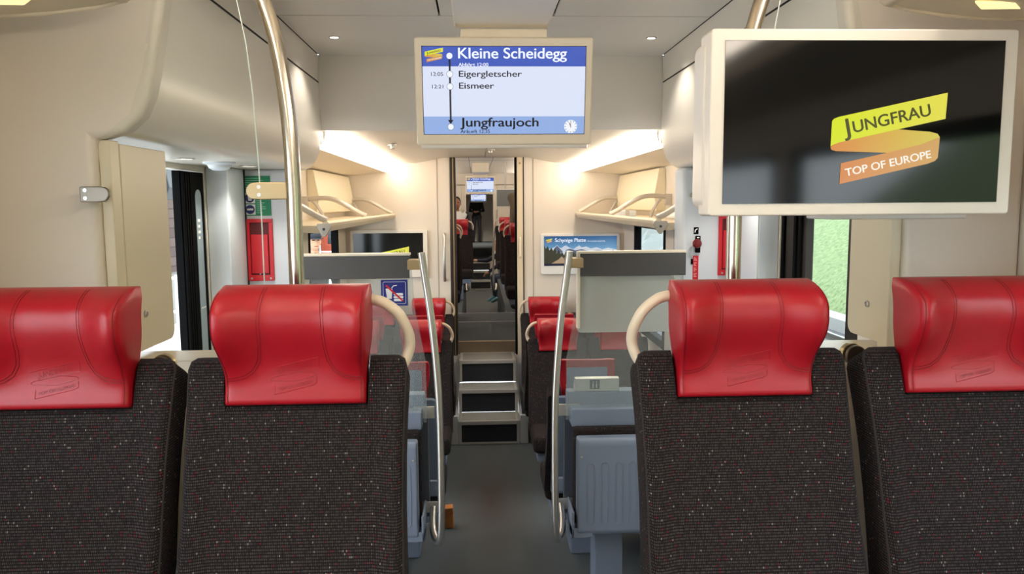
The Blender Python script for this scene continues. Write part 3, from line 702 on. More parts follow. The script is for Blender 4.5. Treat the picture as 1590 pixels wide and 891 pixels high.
# ------------------------------------------------------------------ poles, glass screens, hand rails
POLE = [(0.618, 2.64), (0.583, 2.57), (0.557, 2.50), (0.534, 2.41), (0.520, 2.31), (0.511, 2.21), (0.508, 2.09), (0.508, 1.9), (0.508, ZF + 0.004)]
for s in (-1, 1):
    p = thing('grab_pole', ('tall steel grab pole bent at the top, carrying the glass screen clamp' if s < 0 else 'tall steel grab pole behind the big logo screen'), 'pole', (s * 0.508, 1.80, ZF), 'entrance grab poles')
    pts = [(s * 0.68, 1.80, 2.7835)] + [(s * a, 1.80, b) for a, b in POLE]
    Q = []
    V3 = [Vector(q) for q in pts]
    for i in range(len(V3) - 1):
        p0, p1, p2, p3 = (V3[max(0, min(len(V3) - 1, i + k))] for k in (-1, 0, 1, 2))
        for j in range(6):
            u = j / 6; Q.append(0.5 * ((2 * p1) + (p2 - p0) * u + (2 * p0 - 5 * p1 + 4 * p2 - p3) * u * u + (3 * p1 - p0 - 3 * p2 + p3) * u ** 3))
    Q.append(V3[-1])
    Q = [q + Vector((0.012 if s > 0 else 0, 0, 0)) for q in Q]
    MB().tube(Q, 0.0175, 20).build('tube', POLEM, p)
    MB().lathe((s * 0.508 + (0.012 if s > 0 else 0), 1.80, ZF), 'z', [(0.035, 0.0), (0.035, 0.006), (0.02, 0.014)], 24).build('floor_flange', STEEL, p)
    # clamp holding the glass
    pl = [(-0.005, -0.020), (0.07, -0.020)] + arc(0.078, 0, 0.020, -90, 90, 8)[1:-1] + [(0.07, 0.020), (-0.005, 0.020)]
    zc = 2.083
    m = MB().prism([(s * (0.522 + a), zc + b) for a, b in pl], 'y', 1.812, 1.829)
    cl = m.build('glass_clamp', BRASS, p, 0.003)
    m = MB()
    for dz in (-0.009, 0.009): m.lathe((s * 0.590, 1.8122, zc + dz), 'y', [(0.0045, 0), (0.0045, -0.0012), (0.0022, -0.0012), (0.0022, -0.0004), (0.0005, -0.0004)], 14)
    m.build('screw', STEEL, cl)
    # the glass screen
    gs = thing('glass_screen', 'clear glass screen standing on the ledge behind the %s front seats' % ('left' if s < 0 else 'right'), 'glass', (s * 0.75, 1.834, 1.656), 'glass screens behind the front seats')
    edge = [(0.592, 1.657), (0.592, 2.0), (0.594, 2.15), (0.600, 2.3), (0.611, 2.42), (0.632, 2.54), (0.665, 2.68), (0.69, 2.783)]
    m = MB().prism([(s * a, b) for a, b in edge] + [(s * 0.79, 2.69), (s * 0.81, 2.54), (s * 0.845, 2.36), (s * 0.88, 2.26), (s * 0.955, 2.2), (s * 0.962, 1.657)], 'y', 1.8305, 1.8385)
    m.build('pane', GLASS, gs)
    m = MB(); m.tube([(s * a, 1.8345, b) for a, b in edge], 0.0016, 6); m.build('polished_edge', mat('glass_edge', (214, 226, 220), 0.2, emit=None), gs)
    zc = 2.078
    pl = [(0.0, -0.018), (-0.042, -0.018)] + arc(-0.048, 0, 0.018, 270, 90, 8)[1:-1] + [(-0.042, 0.018), (0.0, 0.018)]
    wc = MB().prism([(s * (0.998 + a), zc + b) for a, b in pl], 'y', 1.819, 1.8302).build('wall_clamp', CLAMP, gs, 0.003)
    m = MB().box(s * 0.975, s * 0.998, 1.8302, 1.90, zc - 0.018, zc + 0.018); m.build('clamp_arm', CLAMP, wc)
    m = MB()
    for dz in (-0.009, 0.009): m.lathe((s * 0.985, 1.819, zc + dz), 'y', [(0.0045, 0), (0.0045, -0.0012), (0.0022, -0.0012), (0.0022, -0.0004), (0.0005, -0.0004)], 14)
    m.build('screw', STEEL, wc)
    m = MB().prism([(s * a, b) for a, b in [(0.815, 1.6555)] + [(0.815, 1.672)] + arc(0.84, 1.672, 0.025, 180, 0, 10)[1:-1] + [(0.865, 1.672), (0.865, 1.6555)]], 'y', 1.817, 1.8302)
    m.build('foot_clamp', mat('dark_bronze_clamp', (96, 80, 66), 0.35, metal=0.8), gs, 0.003)
    m = MB().prism([(s * a, b) for a, b in [(0.813, 1.6555)] + [(0.813, 1.672)] + arc(0.84, 1.672, 0.027, 180, 0, 10)[1:-1] + [(0.867, 1.672), (0.867, 1.6555)]], 'y', 1.8388, 1.859)
    m.build('foot_clamp', BRASS, gs, 0.003)

# partitions with charcoal band, beyond the entrance
for s in (-1, 1):
    xo = 0.96 if s < 0 else 0.928
    pt = thing('partition', ('low glass partition with charcoal band and blue food ban sign' if s < 0 else 'low glass partition with charcoal band and frosted panel'), 'partition', (s * 0.65, 3.7, 0)); pt['kind'] = 'thing'
    m = MB().prism([(s * a, b) for a, b in ((0.408, 1.80), (0.395, 1.56), (0.345, 1.28), (0.345, 0.98), (xo - 0.004, 0.98), (xo - 0.004, 1.80))], 'y', 3.715, 3.725); m.build('glass_pane', GLASSP, pt)
    m = MB(); m.box(s * 0.413, s * xo, 3.69, 3.713, 1.696, 1.805)
    bd = m.build('band', BAND, pt, 0.003)
    m = MB().box(s * 0.408, s * xo, 3.688, 3.74, 1.806, 1.818); m.build('top_rail', CREAM, pt, 0.002)
    if s > 0:
        m = MB().box(0.395, 0.410, 3.69, 3.726, 1.44, 1.817); m.build('edge_profile', CREAM, pt, 0.003)
        m = MB().prism(rrect(0.398, 0.876, 1.418, 1.694, 0.02, 4), 'y', 3.703, 3.713); m.build('frosted_panel', FROST, pt)
    m = MB().box(s * 0.345, s * 0.415, 3.80, 3.86, 0.46, 1.0); m.build('lower_panel', GREYD, pt, 0.004)
    m = MB().box(s * 0.36, s * xo, 3.80, 3.88, 1.0, 1.10); m.build('shelf', GREYS, pt, 0.008)
    m = MB().box(s * 0.37, s * xo, 3.70, 3.80, 0.945, 1.035); m.build('cap_panel', GREYS, pt, 0.008)
    m = MB().box(s * 0.31, s * 0.42, 3.78, 3.795, 0.98, 1.04).box(s * 0.30, s * 0.42, 3.78, 3.795, 0.49, 0.545); m.build('rail_bracket', ALU, pt, 0.002)
    m = MB().box(s * 0.36, s * 0.46, 3.59, 3.70, 0.42, 0.47).box(s * 0.36, s * 0.372, 3.59, 3.80, 0.42, 0.55).box(s * 0.30, s * 0.40, 3.87, 3.9, 0.55, 0.62); m.build('hinge_bracket', GREYS, pt, 0.004)
    m = MB().box(s * 0.49, s * 0.63, 3.70, 3.86, 0.001, 0.94); m.build('pedestal', GREYS, pt, 0.006)
    if s > 0:
        m = MB().prism([(3.80, 1.10), (3.80, 1.165), (3.83, 1.17), (3.88, 1.11), (3.88, 1.10)], 'x', 0.40, 0.625); sp2 = m.build('sign_panel', mat('pale_metal_panel', (196, 194, 190), 0.35, metal=0.4), pt, 0.003)
        m = MB().box(0.475, 0.525, 3.7985, 3.8005, 1.112, 1.158); ic = m.build('pictogram_plate', GREYD, sp2)
        m = MB()
        for xx in (0.488, 0.505): m.box(xx, xx + 0.008, 3.7978, 3.7986, 1.118, 1.14).cyl((xx + 0.004, 3.7978, 1.147), 'y', 0.004, 0.001, 10)
        m.build('pictogram', mat('pale_print', (190, 188, 184), 0.5), ic)
    # hand rail
    hr = thing('hand_rail', 'leaning steel hand rail at the edge of the %s partition' % ('left' if s < 0 else 'right'), 'rail', (s * 0.3, 3.6, 0.5), 'leaning hand rails')
    P = [(0.348, 3.60, 1.825), (0.330, 3.60, 1.69), (0.308, 3.59, 1.53), (0.289, 3.58, 1.33), (0.276, 3.57, 1.12), (0.272, 3.56, 0.90), (0.272, 3.55, 0.66), (0.276, 3.55, 0.50), (0.282, 3.56, 0.445), (0.296, 3.59, 0.418), (0.315, 3.65, 0.425), (0.325, 3.71, 0.46), (0.325, 3.785, 0.515)]
    V3 = [Vector((s * q[0], q[1], q[2])) for q in P]; Q = []
    for i in range(len(V3) - 1):
        p0, p1, p2, p3 = (V3[max(0, min(len(V3) - 1, i + k))] for k in (-1, 0, 1, 2))
        for j in range(5):
            u = j / 5; Q.append(0.5 * ((2 * p1) + (p2 - p0) * u + (2 * p0 - 5 * p1 + 4 * p2 - p3) * u * u + (3 * p1 - p0 - 3 * p2 + p3) * u ** 3))
    Q.append(V3[-1])
    MB().tube(Q, 0.0172, 20).build('tube', STEEL, hr)
    MB().box(s * 0.335, s * 0.414, 3.60, 3.70, 1.745, 1.79).build('band_bracket', BRASS, hr, 0.003)
    # folded tip-up seat
    tp = thing('tip_up_seat', 'folded grey ribbed tip-up seat on the %s partition' % ('left' if s < 0 else 'right'), 'seat', (s * 0.65, 3.66, 0.43), 'folded tip-up seats')
    MB().box(s * 0.372, s * 0.84, 3.655, 3.70, 0.44, 0.955).build('cushion', FAB, tp, 0.018, 3)
    m = MB(); prof = [(3.655, 0.43), (3.60, 0.43), (3.585, 0.45), (3.585, 0.88), (3.60, 0.915), (3.655, 0.92)]
    m.prism(prof, 'x', s * 0.385, s * 0.83); shl = m.build('shell', GREYS, tp, 0.012, 3)
    for i in range(5):
        xx = 0.448 + i * 0.069
        mm = MB(); ring = rrect(xx - 0.017, xx + 0.017, 0.49, 0.80, 0.0165, 6); mm.tube([(s * a, 3.5845, b) for a, b in ring] + [(s * ring[0][0], 3.5845, ring[0][1])], 0.0022, 6, caps=False)
        if s > 0: mm.build('rib', GREYS, shl)
    if s < 0:
        ring = rrect(0.42, 0.80, 0.50, 0.81, 0.02, 6); mm = MB(); mm.tube([(s * a, 3.5845, b) for a, b in ring] + [(s * ring[0][0], 3.5845, ring[0][1])], 0.0022, 6, caps=False); mm.build('rib', GREYS, shl)
    MB().lathe((s * 0.405, 3.585, 0.83), 'y', [(0.006, 0.001), (0.005, -0.003), (0.001, -0.004)], 12).build('screw', ALU, shl)

# ------------------------------------------------------------------ signs and equipment
sg = thing('food_ban_sign', 'blue square sign with crossed out drink and burger on the glass', 'sign', (-0.49, 3.71, 1.6))
p = at(612.5, 454.5, 3.712); k = 0.1165 / 178.0     # pictogram units taken from the sign's own drawing
PX = lambda a, b: (p.x + (a - 669) * k * 1.0, p.z - (b - 584) * k)
m = MB().box(p.x - 0.064, p.x + 0.064, 3.7105, 3.7145, p.z - 0.063, p.z + 0.063); pl = m.build('plate', BLUE, sg)
m = MB(); o_ = rrect(p.x - 0.054, p.x + 0.054, p.z - 0.053, p.z + 0.053, 0.006, 4)
m.tube([(a, 3.7103, b) for a, b in o_ + o_[:1]], 0.0011, 5)
cup = [PX(a, b) for a, b in ((605, 552), (655, 552), (648, 628), (614, 628))]; flat(m, cup, 3.7100)
m.tube([(*[PX(650, 548)[0]], 3.7102, PX(650, 548)[1]), (PX(662, 532)[0], 3.7102, PX(662, 532)[1]), (PX(688, 529)[0], 3.7102, PX(688, 529)[1])], 0.0026, 6)
for (a0, a1, b0, b1) in ((664, 732, 586, 604), (662, 734, 608, 624), (664, 732, 628, 646)):
    q0, q1 = PX(a0, b1), PX(a1, b0); flat(m, rrect(q0[0], q1[0], q0[1], q1[1], 0.004, 4), 3.7100)
m.build('pictogram', WHITEP, pl, smooth=False)
m = MB(); a, b = Vector(PX(608, 528)), Vector(PX(730, 644)); d = (b - a).normalized(); n = Vector((-d.y, d.x)) * 0.0042
flat(m, [tuple(a + n), tuple(b + n), tuple(b - n), tuple(a - n)], 3.7094); m.build('ban_bar', REDPR, pl, smooth=False)

# red equipment boxes in the cross walls, green notice
for s in (-1, 1):
    x0, x1 = (-1.200, -1.073) if s < 0 else (1.112, 1.240)
    z0, z1 = 1.685, 1.985
    eb = thing('equipment_box', ('red recessed emergency box below the green notice' if s < 0 else 'red recessed emergency box half hidden behind the right pole'), 'box', ((x0 + x1) / 2, 3.78, z0), 'red emergency boxes')
    m = MB(); y0, y1 = 3.768, 3.7805; t = 0.018
    for q in ((x0, x1, z0, z0 + t * 1.6), (x0, x1, z1 - t, z1), (x0, x0 + t, z0 + t * 1.6, z1 - t), (x1 - t, x1, z0 + t * 1.6, z1 - t)): m.box(q[0], q[1], y0, y1, q[2], q[3])
    fr = m.build('frame', REDP, eb, 0.002)
    MB().box(x0 + t, x1 - t, 3.777, 3.7805, z0 + t, z1 - t).build('back_plate', mat('dark_red_recess', (96, 10, 22), 0.5), eb)
    MB().box(x0 + t + 0.004, x1 - t - 0.006, 3.769, 3.777, z0 + 0.036, z1 - 0.075).build('door', REDP, eb, 0.003)
    m = MB()
    for xx, zz in ((x0 + 0.02, z0 + 0.012), (x1 - 0.016, z0 + 0.012)): m.lathe((xx, 3.768, zz), 'y', [(0.006, 0.001), (0.005, -0.002), (0.001, -0.003)], 12)
    for xx in (x0 + 0.062, x0 + 0.08): m.lathe((xx, 3.769, z0 + 0.033), 'y', [(0.004, 0.003), (0.004, -0.002), (0.001, -0.003)], 10)
    m.build('screw', ALU, fr)
nt_ = thing('safety_notice', 'green safety notice with two round blue pictograms', 'sign', (-1.14, 3.775, 2.0))
x0, x1, z0, z1 = -1.207, -1.077, 2.0, 2.19
pl = MB().box(x0, x1, 3.775, 3.7795, z0, z1).build('plate', GREEN, nt_)
m = MB()
for zc in (z0 + 0.085, z0 + 0.03): m.box(x0 + 0.006, x0 + 0.056, 3.7742, 3.7752, zc - 0.025, zc + 0.025)
m.build('white_field', WHITEP, pl)
m = MB()
for zc in (z0 + 0.085, z0 + 0.03): flat(m, disc(x0 + 0.031, zc, 0.022), 3.7738)
m.build('round_pictogram', mat('notice_blue', (36, 44, 110), 0.5), pl, smooth=False)
m = MB(); flat(m, [(x0 + 0.024, z0 + 0.072), (x0 + 0.040, z0 + 0.072), (x0 + 0.042, z0 + 0.094), (x0 + 0.034, z0 + 0.104), (x0 + 0.022, z0 + 0.094)], 3.7735)
m.box(x0 + 0.016, x0 + 0.046, 3.7733, 3.7737, z0 + 0.026, z0 + 0.035); m.build('pictogram', WHITEP, pl, smooth=False)
m = MB(); rr = random.Random(5)
for i in range(7): m.box(x0 + 0.008, x0 + 0.03 + rr.random() * 0.09, 3.7743, 3.775, z1 - 0.013 - i * 0.0105, z1 - 0.010 - i * 0.0105)
for i in range(11): m.box(x0 + 0.062, x0 + 0.08 + rr.random() * 0.045, 3.7743, 3.775, z0 + 0.108 - i * 0.0095, z0 + 0.1105 - i * 0.0095)
m.build('printed_lines', mat('notice_print', (150, 214, 190), 0.5), pl, smooth=False)

# emergency brake on the right pocket wall
eb = thing('emergency_brake', 'dark red emergency brake knob on a black plate, above a red label', 'brake', (0.985, 3.77, 1.86))
q = at(1083, 379, 3.778)
MB().box(q.x - 0.012, q.x + 0.013, 3.768, 3.7805, q.z - 0.042, q.z + 0.042).build('plate', BLACK, eb, 0.003)
MB().lathe((q.x - 0.012, 3.768, q.z + 0.005), 'y', [(0.008, 0.002), (0.010, -0.014), (0.021, -0.018), (0.023, -0.028), (0.018, -0.036), (0.002, -0.038)], 24).build('knob', mat('dark_red_knob', (112, 18, 22), 0.35), eb)
MB().box(q.x - 0.006, q.x + 0.006, 3.7675, 3.769, q.z + 0.03, q.z + 0.036).build('printed_line', WHITEP, eb)
r_ = thing('brake_label', 'narrow red instruction label under the emergency brake', 'label', (0.98, 3.778, 1.7))
q = at(1080, 416, 3.778)
lb = MB().box(q.x - 0.014, q.x + 0.014, 3.7775, 3.7795, q.z - 0.062, q.z + 0.062).build('plate', REDPR, r_)
m = MB()
for i in range(16):
    if i % 4 != 3: m.box(q.x - 0.010, q.x - 0.002 + (i * 7 % 5) * 0.0022, 3.7769, 3.7776, q.z + 0.052 - i * 0.0068, q.z + 0.0545 - i * 0.0068)
m.build('printed_lines', mat('label_print', (246, 196, 196), 0.5), lb, smooth=False)
t_ = thing('phone_sign', 'small black and white handset sign above the emergency brake', 'sign', (0.98, 3.778, 1.93))
q = at(1081, 358, 3.778)
lb = MB().box(q.x - 0.012, q.x + 0.012, 3.7775, 3.7795, q.z - 0.017, q.z + 0.017).build('plate', BLACK, t_)
m = MB(); m.tube([(q.x - 0.006, 3.777, q.z - 0.009), (q.x - 0.004, 3.777, q.z + 0.003), (q.x + 0.006, 3.777, q.z + 0.009)], 0.003, 6); m.build('pictogram', WHITEP, lb)
kk = thing('key_switch', 'small round key switch high on the right pocket wall', 'switch', (0.98, 3.775, 2.08))
q = at(1074, 303, 3.778)
MB().lathe((q.x, 3.78, q.z), 'y', [(0.010, 0.001), (0.010, -0.004), (0.006, -0.006), (0.006, -0.002), (0.001, -0.002)], 16).build('lock', STEEL, kk)
kk = thing('key_switch', 'small black latch left of the red brake label', 'switch', (0.96, 3.775, 1.7))
q = at(1074, 406, 3.778)
MB().box(q.x - 0.004, q.x + 0.005, 3.772, 3.7805, q.z - 0.014, q.z + 0.014).build('latch', BLACK, kk, 0.002)

# lamps in ceilings
def spot_lamp(name, label, x, y, z, r, group, e, tiltlamp=True):
    d = thing(name, label, 'light', (x, y, z), group)
    MB().lathe((x, y, z), 'z', [(r * 1.35, 0.0005), (r * 1.35, -0.003), (r * 1.05, -0.004), (r, 0.0002)], 24).build('ring', ALU, d)
    MB().lathe((x, y, z), 'z', [(r, -0.0008), (r * 0.5, -0.0012), (0.001, -0.0012)], 24).build('lens', SPOTM, d)
    L = bpy.data.lights.new('lamp', 'SPOT'); L.energy = e; L.color = (1, 0.92, 0.8); L.spot_size = radians(120); L.spot_blend = 0.6; L.shadow_soft_size = r
    lo = bpy.data.objects.new('lamp', L); COL.objects.link(lo); lo.parent = d; lo.location = (0, 0, -0.012)
    return d
spot_lamp('downlight', 'small lit downlight in the ceiling left of the hanging stop display', -0.705, 3.52, 2.785, 0.018, 'ceiling downlights', SPOT)
spot_lamp('downlight', 'small lit downlight in the ceiling right of the hanging stop display', 0.705, 3.52, 2.785, 0.018, 'ceiling downlights', SPOT)
for s, nm in ((-1, 'left'), (1, 'right')):
    spot_lamp('downlight', 'lit downlight over the %s door, the one nearer the front seats' % nm, s * 1.15, 2.88, 2.222, 0.03, 'door downlights', SPOT * 2)
    spot_lamp('downlight', 'lit downlight over the %s door, the one nearer the cross wall' % nm, s * 1.08, 3.45, 2.222, 0.03, 'door downlights', SPOT * 1.0)
    d = thing('loudspeaker_dome', 'round white ceiling dome between the two %s door downlights' % nm, 'fitting', (s * 1.11, 3.15, 2.222), 'door ceiling domes')
    MB().lathe((s * 1.11, 3.15, 2.222), 'z', [(0.062, 0.0005), (0.062, -0.006), (0.045, -0.012), (0.04, -0.024), (0.025, -0.032), (0.001, -0.034)], 32).build('dome', WHITE, d)
    d = thing('ceiling_sensor', 'small metal sensor in the low ceiling beside the %s light strip' % nm, 'sensor', (s * 0.62, 5.0, 2.43), 'ceiling sensors')
    MB().lathe((s * 0.62, 5.0, 2.4265), 'z', [(0.03, 0.002), (0.03, -0.004), (0.012, -0.006), (0.010, -0.022), (0.018, -0.026), (0.001, -0.028)], 20).build('sensor_head', ALU, d)
d = thing('ceiling_sensor', 'small metal sensor at the ceiling centre under the stop display', 'sensor', (0.03, 6.2, 2.475), 'ceiling sensors')
MB().lathe((0.03, 6.2, 2.4748), 'z', [(0.04, 0.0005), (0.04, -0.004), (0.016, -0.006), (0.012, -0.022), (0.024, -0.028), (0.001, -0.03)], 20).build('sensor_head', ALU, d)

# ------------------------------------------------------------------ luggage racks
for s, nm in ((-1, 'left'), (1, 'right')):
    rk = thing('luggage_rack', '%s luggage rack with grey curved arms in the low section' % nm, 'rack', (s * 1.05, 5.6, 1.94), 'low section luggage racks')
    prof = [(1.298, 1.945), (1.298, 1.93), (0.90, 1.905), (0.858, 1.915), (0.838, 1.94), (0.836, 1.955), (0.845, 1.965), (0.862, 1.965), (0.885, 1.945)]
    MB().prism(flip(prof, s), 'y', 3.96, 7.195).build('shelf', RACK, rk, 0.002)
    MB().box(s * 1.20, s * 1.298, 3.96, 7.195, 1.905, 1.929).build('shelf_lining', BLACK, rk)
    for ya in (4.02, 5.45, 7.12):
        P = []
        for i in range(15):
            t = i / 14; x = 1.288 - 0.43 * t; z = 2.085 + 0.0 * t + 0.012 * sin(pi * min(1, t * 1.6)) - 0.115 * ss(0.35, 1.0, t) * t
            P.append((s * x, ya, z))
        m = MB(); m.tube(P, 0.017, 10, flat=1.0); m.tube([(s * 1.235, ya, 2.088), (s * 1.20, ya, 2.05), (s * 1.165, ya, 1.99), (s * 1.15, ya, 1.942)], 0.011, 10)
        m.box(s * 1.255, s * 1.2985, ya - 0.02, ya + 0.02, 2.03, 2.11)
        a = m.build('arm', ARM, rk)
        if ya < 5:
            tri = [(0.828, 1.955), (0.895, 1.955), (0.90, 1.94), (0.868, 1.888), (0.855, 1.888), (0.822, 1.94)]
            MB().prism(flip(tri, s), 'y', 3.942, 3.962).build('end_plate', ARM, rk, 0.004)
            MB().cyl((s * 0.861, 3.938, 1.927), 'y', 0.007, 0.006, 14).build('screw', GREYD, rk)
    wc = thing('wall_cabinet', 'pale cream cabinet with slanted front on the wall above the %s luggage rack' % nm, 'cabinet', (s * 1.27, 6.3, 2.0), 'cabinets above the racks')
    pf = [(1.2985, 1.99), (1.235, 1.99), (1.215, 2.10), (1.25, 2.30), (1.2985, 2.30)]
    b = MB(); m_ = b.prism(flip(pf, s), 'y', 5.62, 7.17); b.build('body', mat('cabinet_cream', (234, 224, 196), 0.4), wc, 0.004)
    m = MB()
    for zz in (2.02, 2.09): m.cyl((s * 1.2305, 5.70, zz) if zz < 2.05 else (s * 1.2185, 5.70, zz), 'x', 0.004, s * 0.01, 8)
    m.build('screw', ALU, wc)
bx = thing('brochure_box', 'small white box lying on the right luggage rack', 'box', (1.02, 5.75, 1.946))
m = MB(); m.box(0.96, 1.10, 5.70, 5.82, 1.947, 1.992); bd = m.build('box_body', WHITE, bx, 0.006)
MB().box(1.02, 1.05, 5.698, 5.822, 1.94, 1.997).build('box_band', mat('pale_band', (200, 198, 192), 0.5), bd)
# black rounded plate on the wall above the right rack and a white bundle
struct(MB().prism(rrect(4.62, 5.27, 2.00, 2.27, 0.12, 8), 'x', 1.296, 1.2995).build('trim_5', BLACK))
wbm = MB(); rr = random.Random(9); vs = []
m = MB(); pr_ = [(0.125, 1.947), (0.118, 1.97), (0.095, 2.005), (0.07, 2.045), (0.045, 2.08), (0.02, 2.10), (0.004, 2.105)]
m.lathe((1.165, 4.55, 0), 'z', pr_, 22)
m.v = [(x + 0.25 * (z - 1.947) * 0.3, y + (x - 1.165) * 0.25 * sin(5 * y), z) for x, y, z in ((1.165 + (x - 1.165) * (1 + 0.10 * sin(5 * atan2(y - 4.55, x - 1.165))), 4.55 + (y - 4.55) * (1 + 0.10 * sin(5 * atan2(y - 4.55, x - 1.165))), z) for x, y, z in m.v)]
m.v = [(min(x, 1.285), y, z) for x, y, z in m.v]
cb = tag(m.build('cloth_bundle', mat('white_cloth', (232, 232, 232), 0.8, bump=0.3, bscale=60), None, origin=(1.13, 4.62, 1.946), subd=1), 'crumpled white cloth bundle lying at the near end of the right luggage rack', 'bundle')
# front racks with reading lamps
for s, nm in ((-1, 'left'), (1, 'right')):
    rk = thing('luggage_rack', '%s overhead luggage rack with lit reading lamps above the front seats' % nm, 'rack', (s * 1.05, 0.5, 2.47), 'front luggage racks')
    bot = [(0.845, 2.497), (0.90, 2.484), (0.98, 2.473), (1.06, 2.466), (1.13, 2.464), (1.20, 2.467), (1.24, 2.473), (1.299, 2.475)]
    top = [(1.299, 2.51), (1.1, 2.50), (0.86, 2.52)]
    MB().prism(flip(bot + top, s), 'y', -2.4, 1.77).build('shelf', RACK, rk, 0.004)
    P = [(s * 0.85, -2.4, 2.508), (s * 0.85, 1.76, 2.508), (s * 0.85, 1.772, 2.508), (s * 0.85, 1.778, 2.508)]
    MB().tube(P, [0.021, 0.021, 0.016, 0.006], 16).build('front_rail', HANDLE, rk)
    MB().tube([(s * a, 1.768, b - 0.001) for a, b in bot[:7]], 0.0055, 8).build('end_rim', RACK, rk)
    for y in (1.56, 1.66):
        zc = 2.4635
        m = MB().prism([(s * (1.03 + a), y + b) for a, b in ((-0.055, -0.018), (0.03, -0.022), (0.07, 0.018), (-0.015, 0.022))], 'z', zc - 0.0005, zc + 0.004)
        m.v = [(x, yy, z + (0.003 if abs(x) < 1.0 else 0.0)) for x, yy, z in m.v]
        m.build('reading_lamp', LENS, rk)

# ------------------------------------------------------------------ the next carriage, seen through the passage
GANG = mat('gangway_grey', (120, 116, 110), 0.6); MAT_ = mat('brown_tread_mat', (104, 90, 70), 0.8, bump=0.5, bscale=200, vary=0.2, vscale=80)
b = struct(MB().box(-0.42, 0.42, 7.312, 7.95, 0.55, 0.618).build('floor_gangway', MAT_))
MB().box(-0.42, 0.42, 7.93, 7.99, 0.60, 0.6205).build('threshold', BRASS, b, 0.004)
MB().box(-0.262, 0.262, 7.3105, 7.335, 0.60, 0.6205).build('threshold', ALU, b, 0.004)
b = MB().box(-0.47, -0.42, 7.255, 7.99, 0.5, 2.66).box(0.42, 0.47, 7.255, 7.99, 0.5, 2.66).box(-0.47, 0.47, 7.255, 7.99, 2.60, 2.66); struct(b.build('wall_gangway', BLACK))
b = MB()
for q in ((-XW, -0.40, 0.0, 2.80), (0.40, XW, 0.0, 2.80), (-0.40, 0.40, 2.60, 2.80)): b.box(q[0], q[1], 8.0, 8.05, q[2], q[3])
struct(b.build('wall_next', BEIGE))
b = struct(MB().box(-XW, XW, 7.99, 10.04, 0.55, 0.62).build('floor_next', CARPET))
for y in (9.26, 10.02): MB().box(-XW, XW, y, y + 0.035, 0.60, 0.6215).build('floor_strip', ALU, b)
struct(MB().box(-XW, XW, 10.0, 19.3, -0.06, 0.0).build('floor_next_low', CARPET))
for s, nm in ((-1, 'floor_platform_left'), (1, 'floor_platform_right')): struct(MB().box(s * 0.30, s * XW, 10.04, 14.6, 0.0, 0.62).build(nm, CARPET))
for s, nm in ((-1, 'wall_next_left'), (1, 'wall_next_right')): struct(MB().box(s * XW, s * (XW + 0.06), 8.0, 30.0, 0.0, 2.85).build(nm, BEIGE))
b = struct(MB().box(-XW, XW, 8.0, 19.3, 2.79, 2.85).build('ceiling_next', GREYC))
for x in (-0.2, 0.2): MB().box(x - 0.003, x + 0.003, 8.1, 19.1, 2.788, 2.7905).build('joint', DARKGAP, b)
for y in (11.2, 13.4): MB().box(-0.86, 0.86, y, y + 0.008, 2.788, 2.7905).build('joint', DARKGAP, b)
MB().box(-0.15, 0.15, 14.2, 15.58, 2.62, 2.79).build('duct', CREAM, b, 0.006)
w2 = dw.copy(); COL.objects.link(w2); w2.location = (0, 12.0, 0.0); w2.name = 'wall_end_next'
for ch in dw.children:
    c = ch.copy(); COL.objects.link(c); c.parent = w2
b = MB()
for q in ((-XW, -0.335, 2.5, 2.80), (0.335, XW, 2.5, 2.80), (-0.335, 0.335, 2.476, 2.80)): b.box(q[0], q[1], 19.2, 19.25, q[2], q[3])
struct(b.build('wall_end_next_top', BEIGE))
c = copy_tree(stp); c.location = (0, 18.4, 0); c['label'] = 'distant grey steps with dark risers in the next carriage, seen through the passage'
struct(MB().box(-XW, XW, 19.3, 30.0, 0.55, 0.62).build('floor_far', CARPET)); struct(MB().box(-XW, XW, 19.25, 30.0, 2.487, 2.53).build('ceiling_far', GREYC))
struct(MB().box(-XW, XW, 29.5, 29.56, 0.5, 2.7).build('wall_far', BEIGE))
for s, nm in ((-1, 'left'), (1, 'right')):
    st = thing('light_strip', 'distant warm light strip on the %s side of the next carriage' % nm, 'light', (s * 0.95, 14, 2.6), 'ceiling light strips')
    MB().box(s * 0.93, s * 0.97, 8.4, 18.9, 2.60, 2.66).build('diffuser', FARM, st); MB().box(s * 0.971, s * 1.299, 8.4, 18.9, 2.58, 2.70).build('housing', WHITE, st)
GN = 'seats in the next carriage'
sk = ('stitching', 'embossed_logo', 'piping')
for (x, y, src, lb) in ((-0.50, 8.95, seat_l, 'left seat nearest beyond the passage door, only its red edge and loop showing'), (-0.365, 11.75, seat_l, 'left seat directly in front of the boy, hiding his body'), (-0.50, 9.85, seat_l, 'second left seat beyond the passage door, red with white loop'),
                        (-0.47, 13.3, seat_l, 'distant left seat behind the boy, red top'), (0.47, 9.3, seat_r, 'right seat nearest beyond the passage door, white loop showing'),
                        (0.46, 10.9, seat_r, 'second right seat beyond the passage door'), (0.46, 13.3, seat_r, 'distant right seat beside the grey handrail')):
    c = copy_tree(src, None, sk); c.location = (x, y, ZB); c['label'] = lb; c['group'] = GN
rails = [o for o in bpy.data.objects if o.name.startswith('hand_rail')]
for o, dx, nm in ((rails[0], 0.04, 'left'), (rails[1], -0.075, 'right')):
    c = copy_tree(o, None, ('band_bracket',)); c.location = (o.location.x + dx, 13.4, 0.62); c['label'] = 'distant steel hand rail on the %s side of the next carriage aisle' % nm
sp_ = thing('side_screen', 'distant dark grey screen high on the right of the next carriage', 'screen', (0.46, 13.9, 2.1))
MB().box(0.27, 0.62, 13.9, 13.96, 1.98, 2.31).build('housing', GREYC, sp_, 0.01); MB().box(0.285, 0.605, 13.897, 13.905, 2.0, 2.295).build('screen', mat('dim_screen', (120, 122, 122), 0.3), sp_)
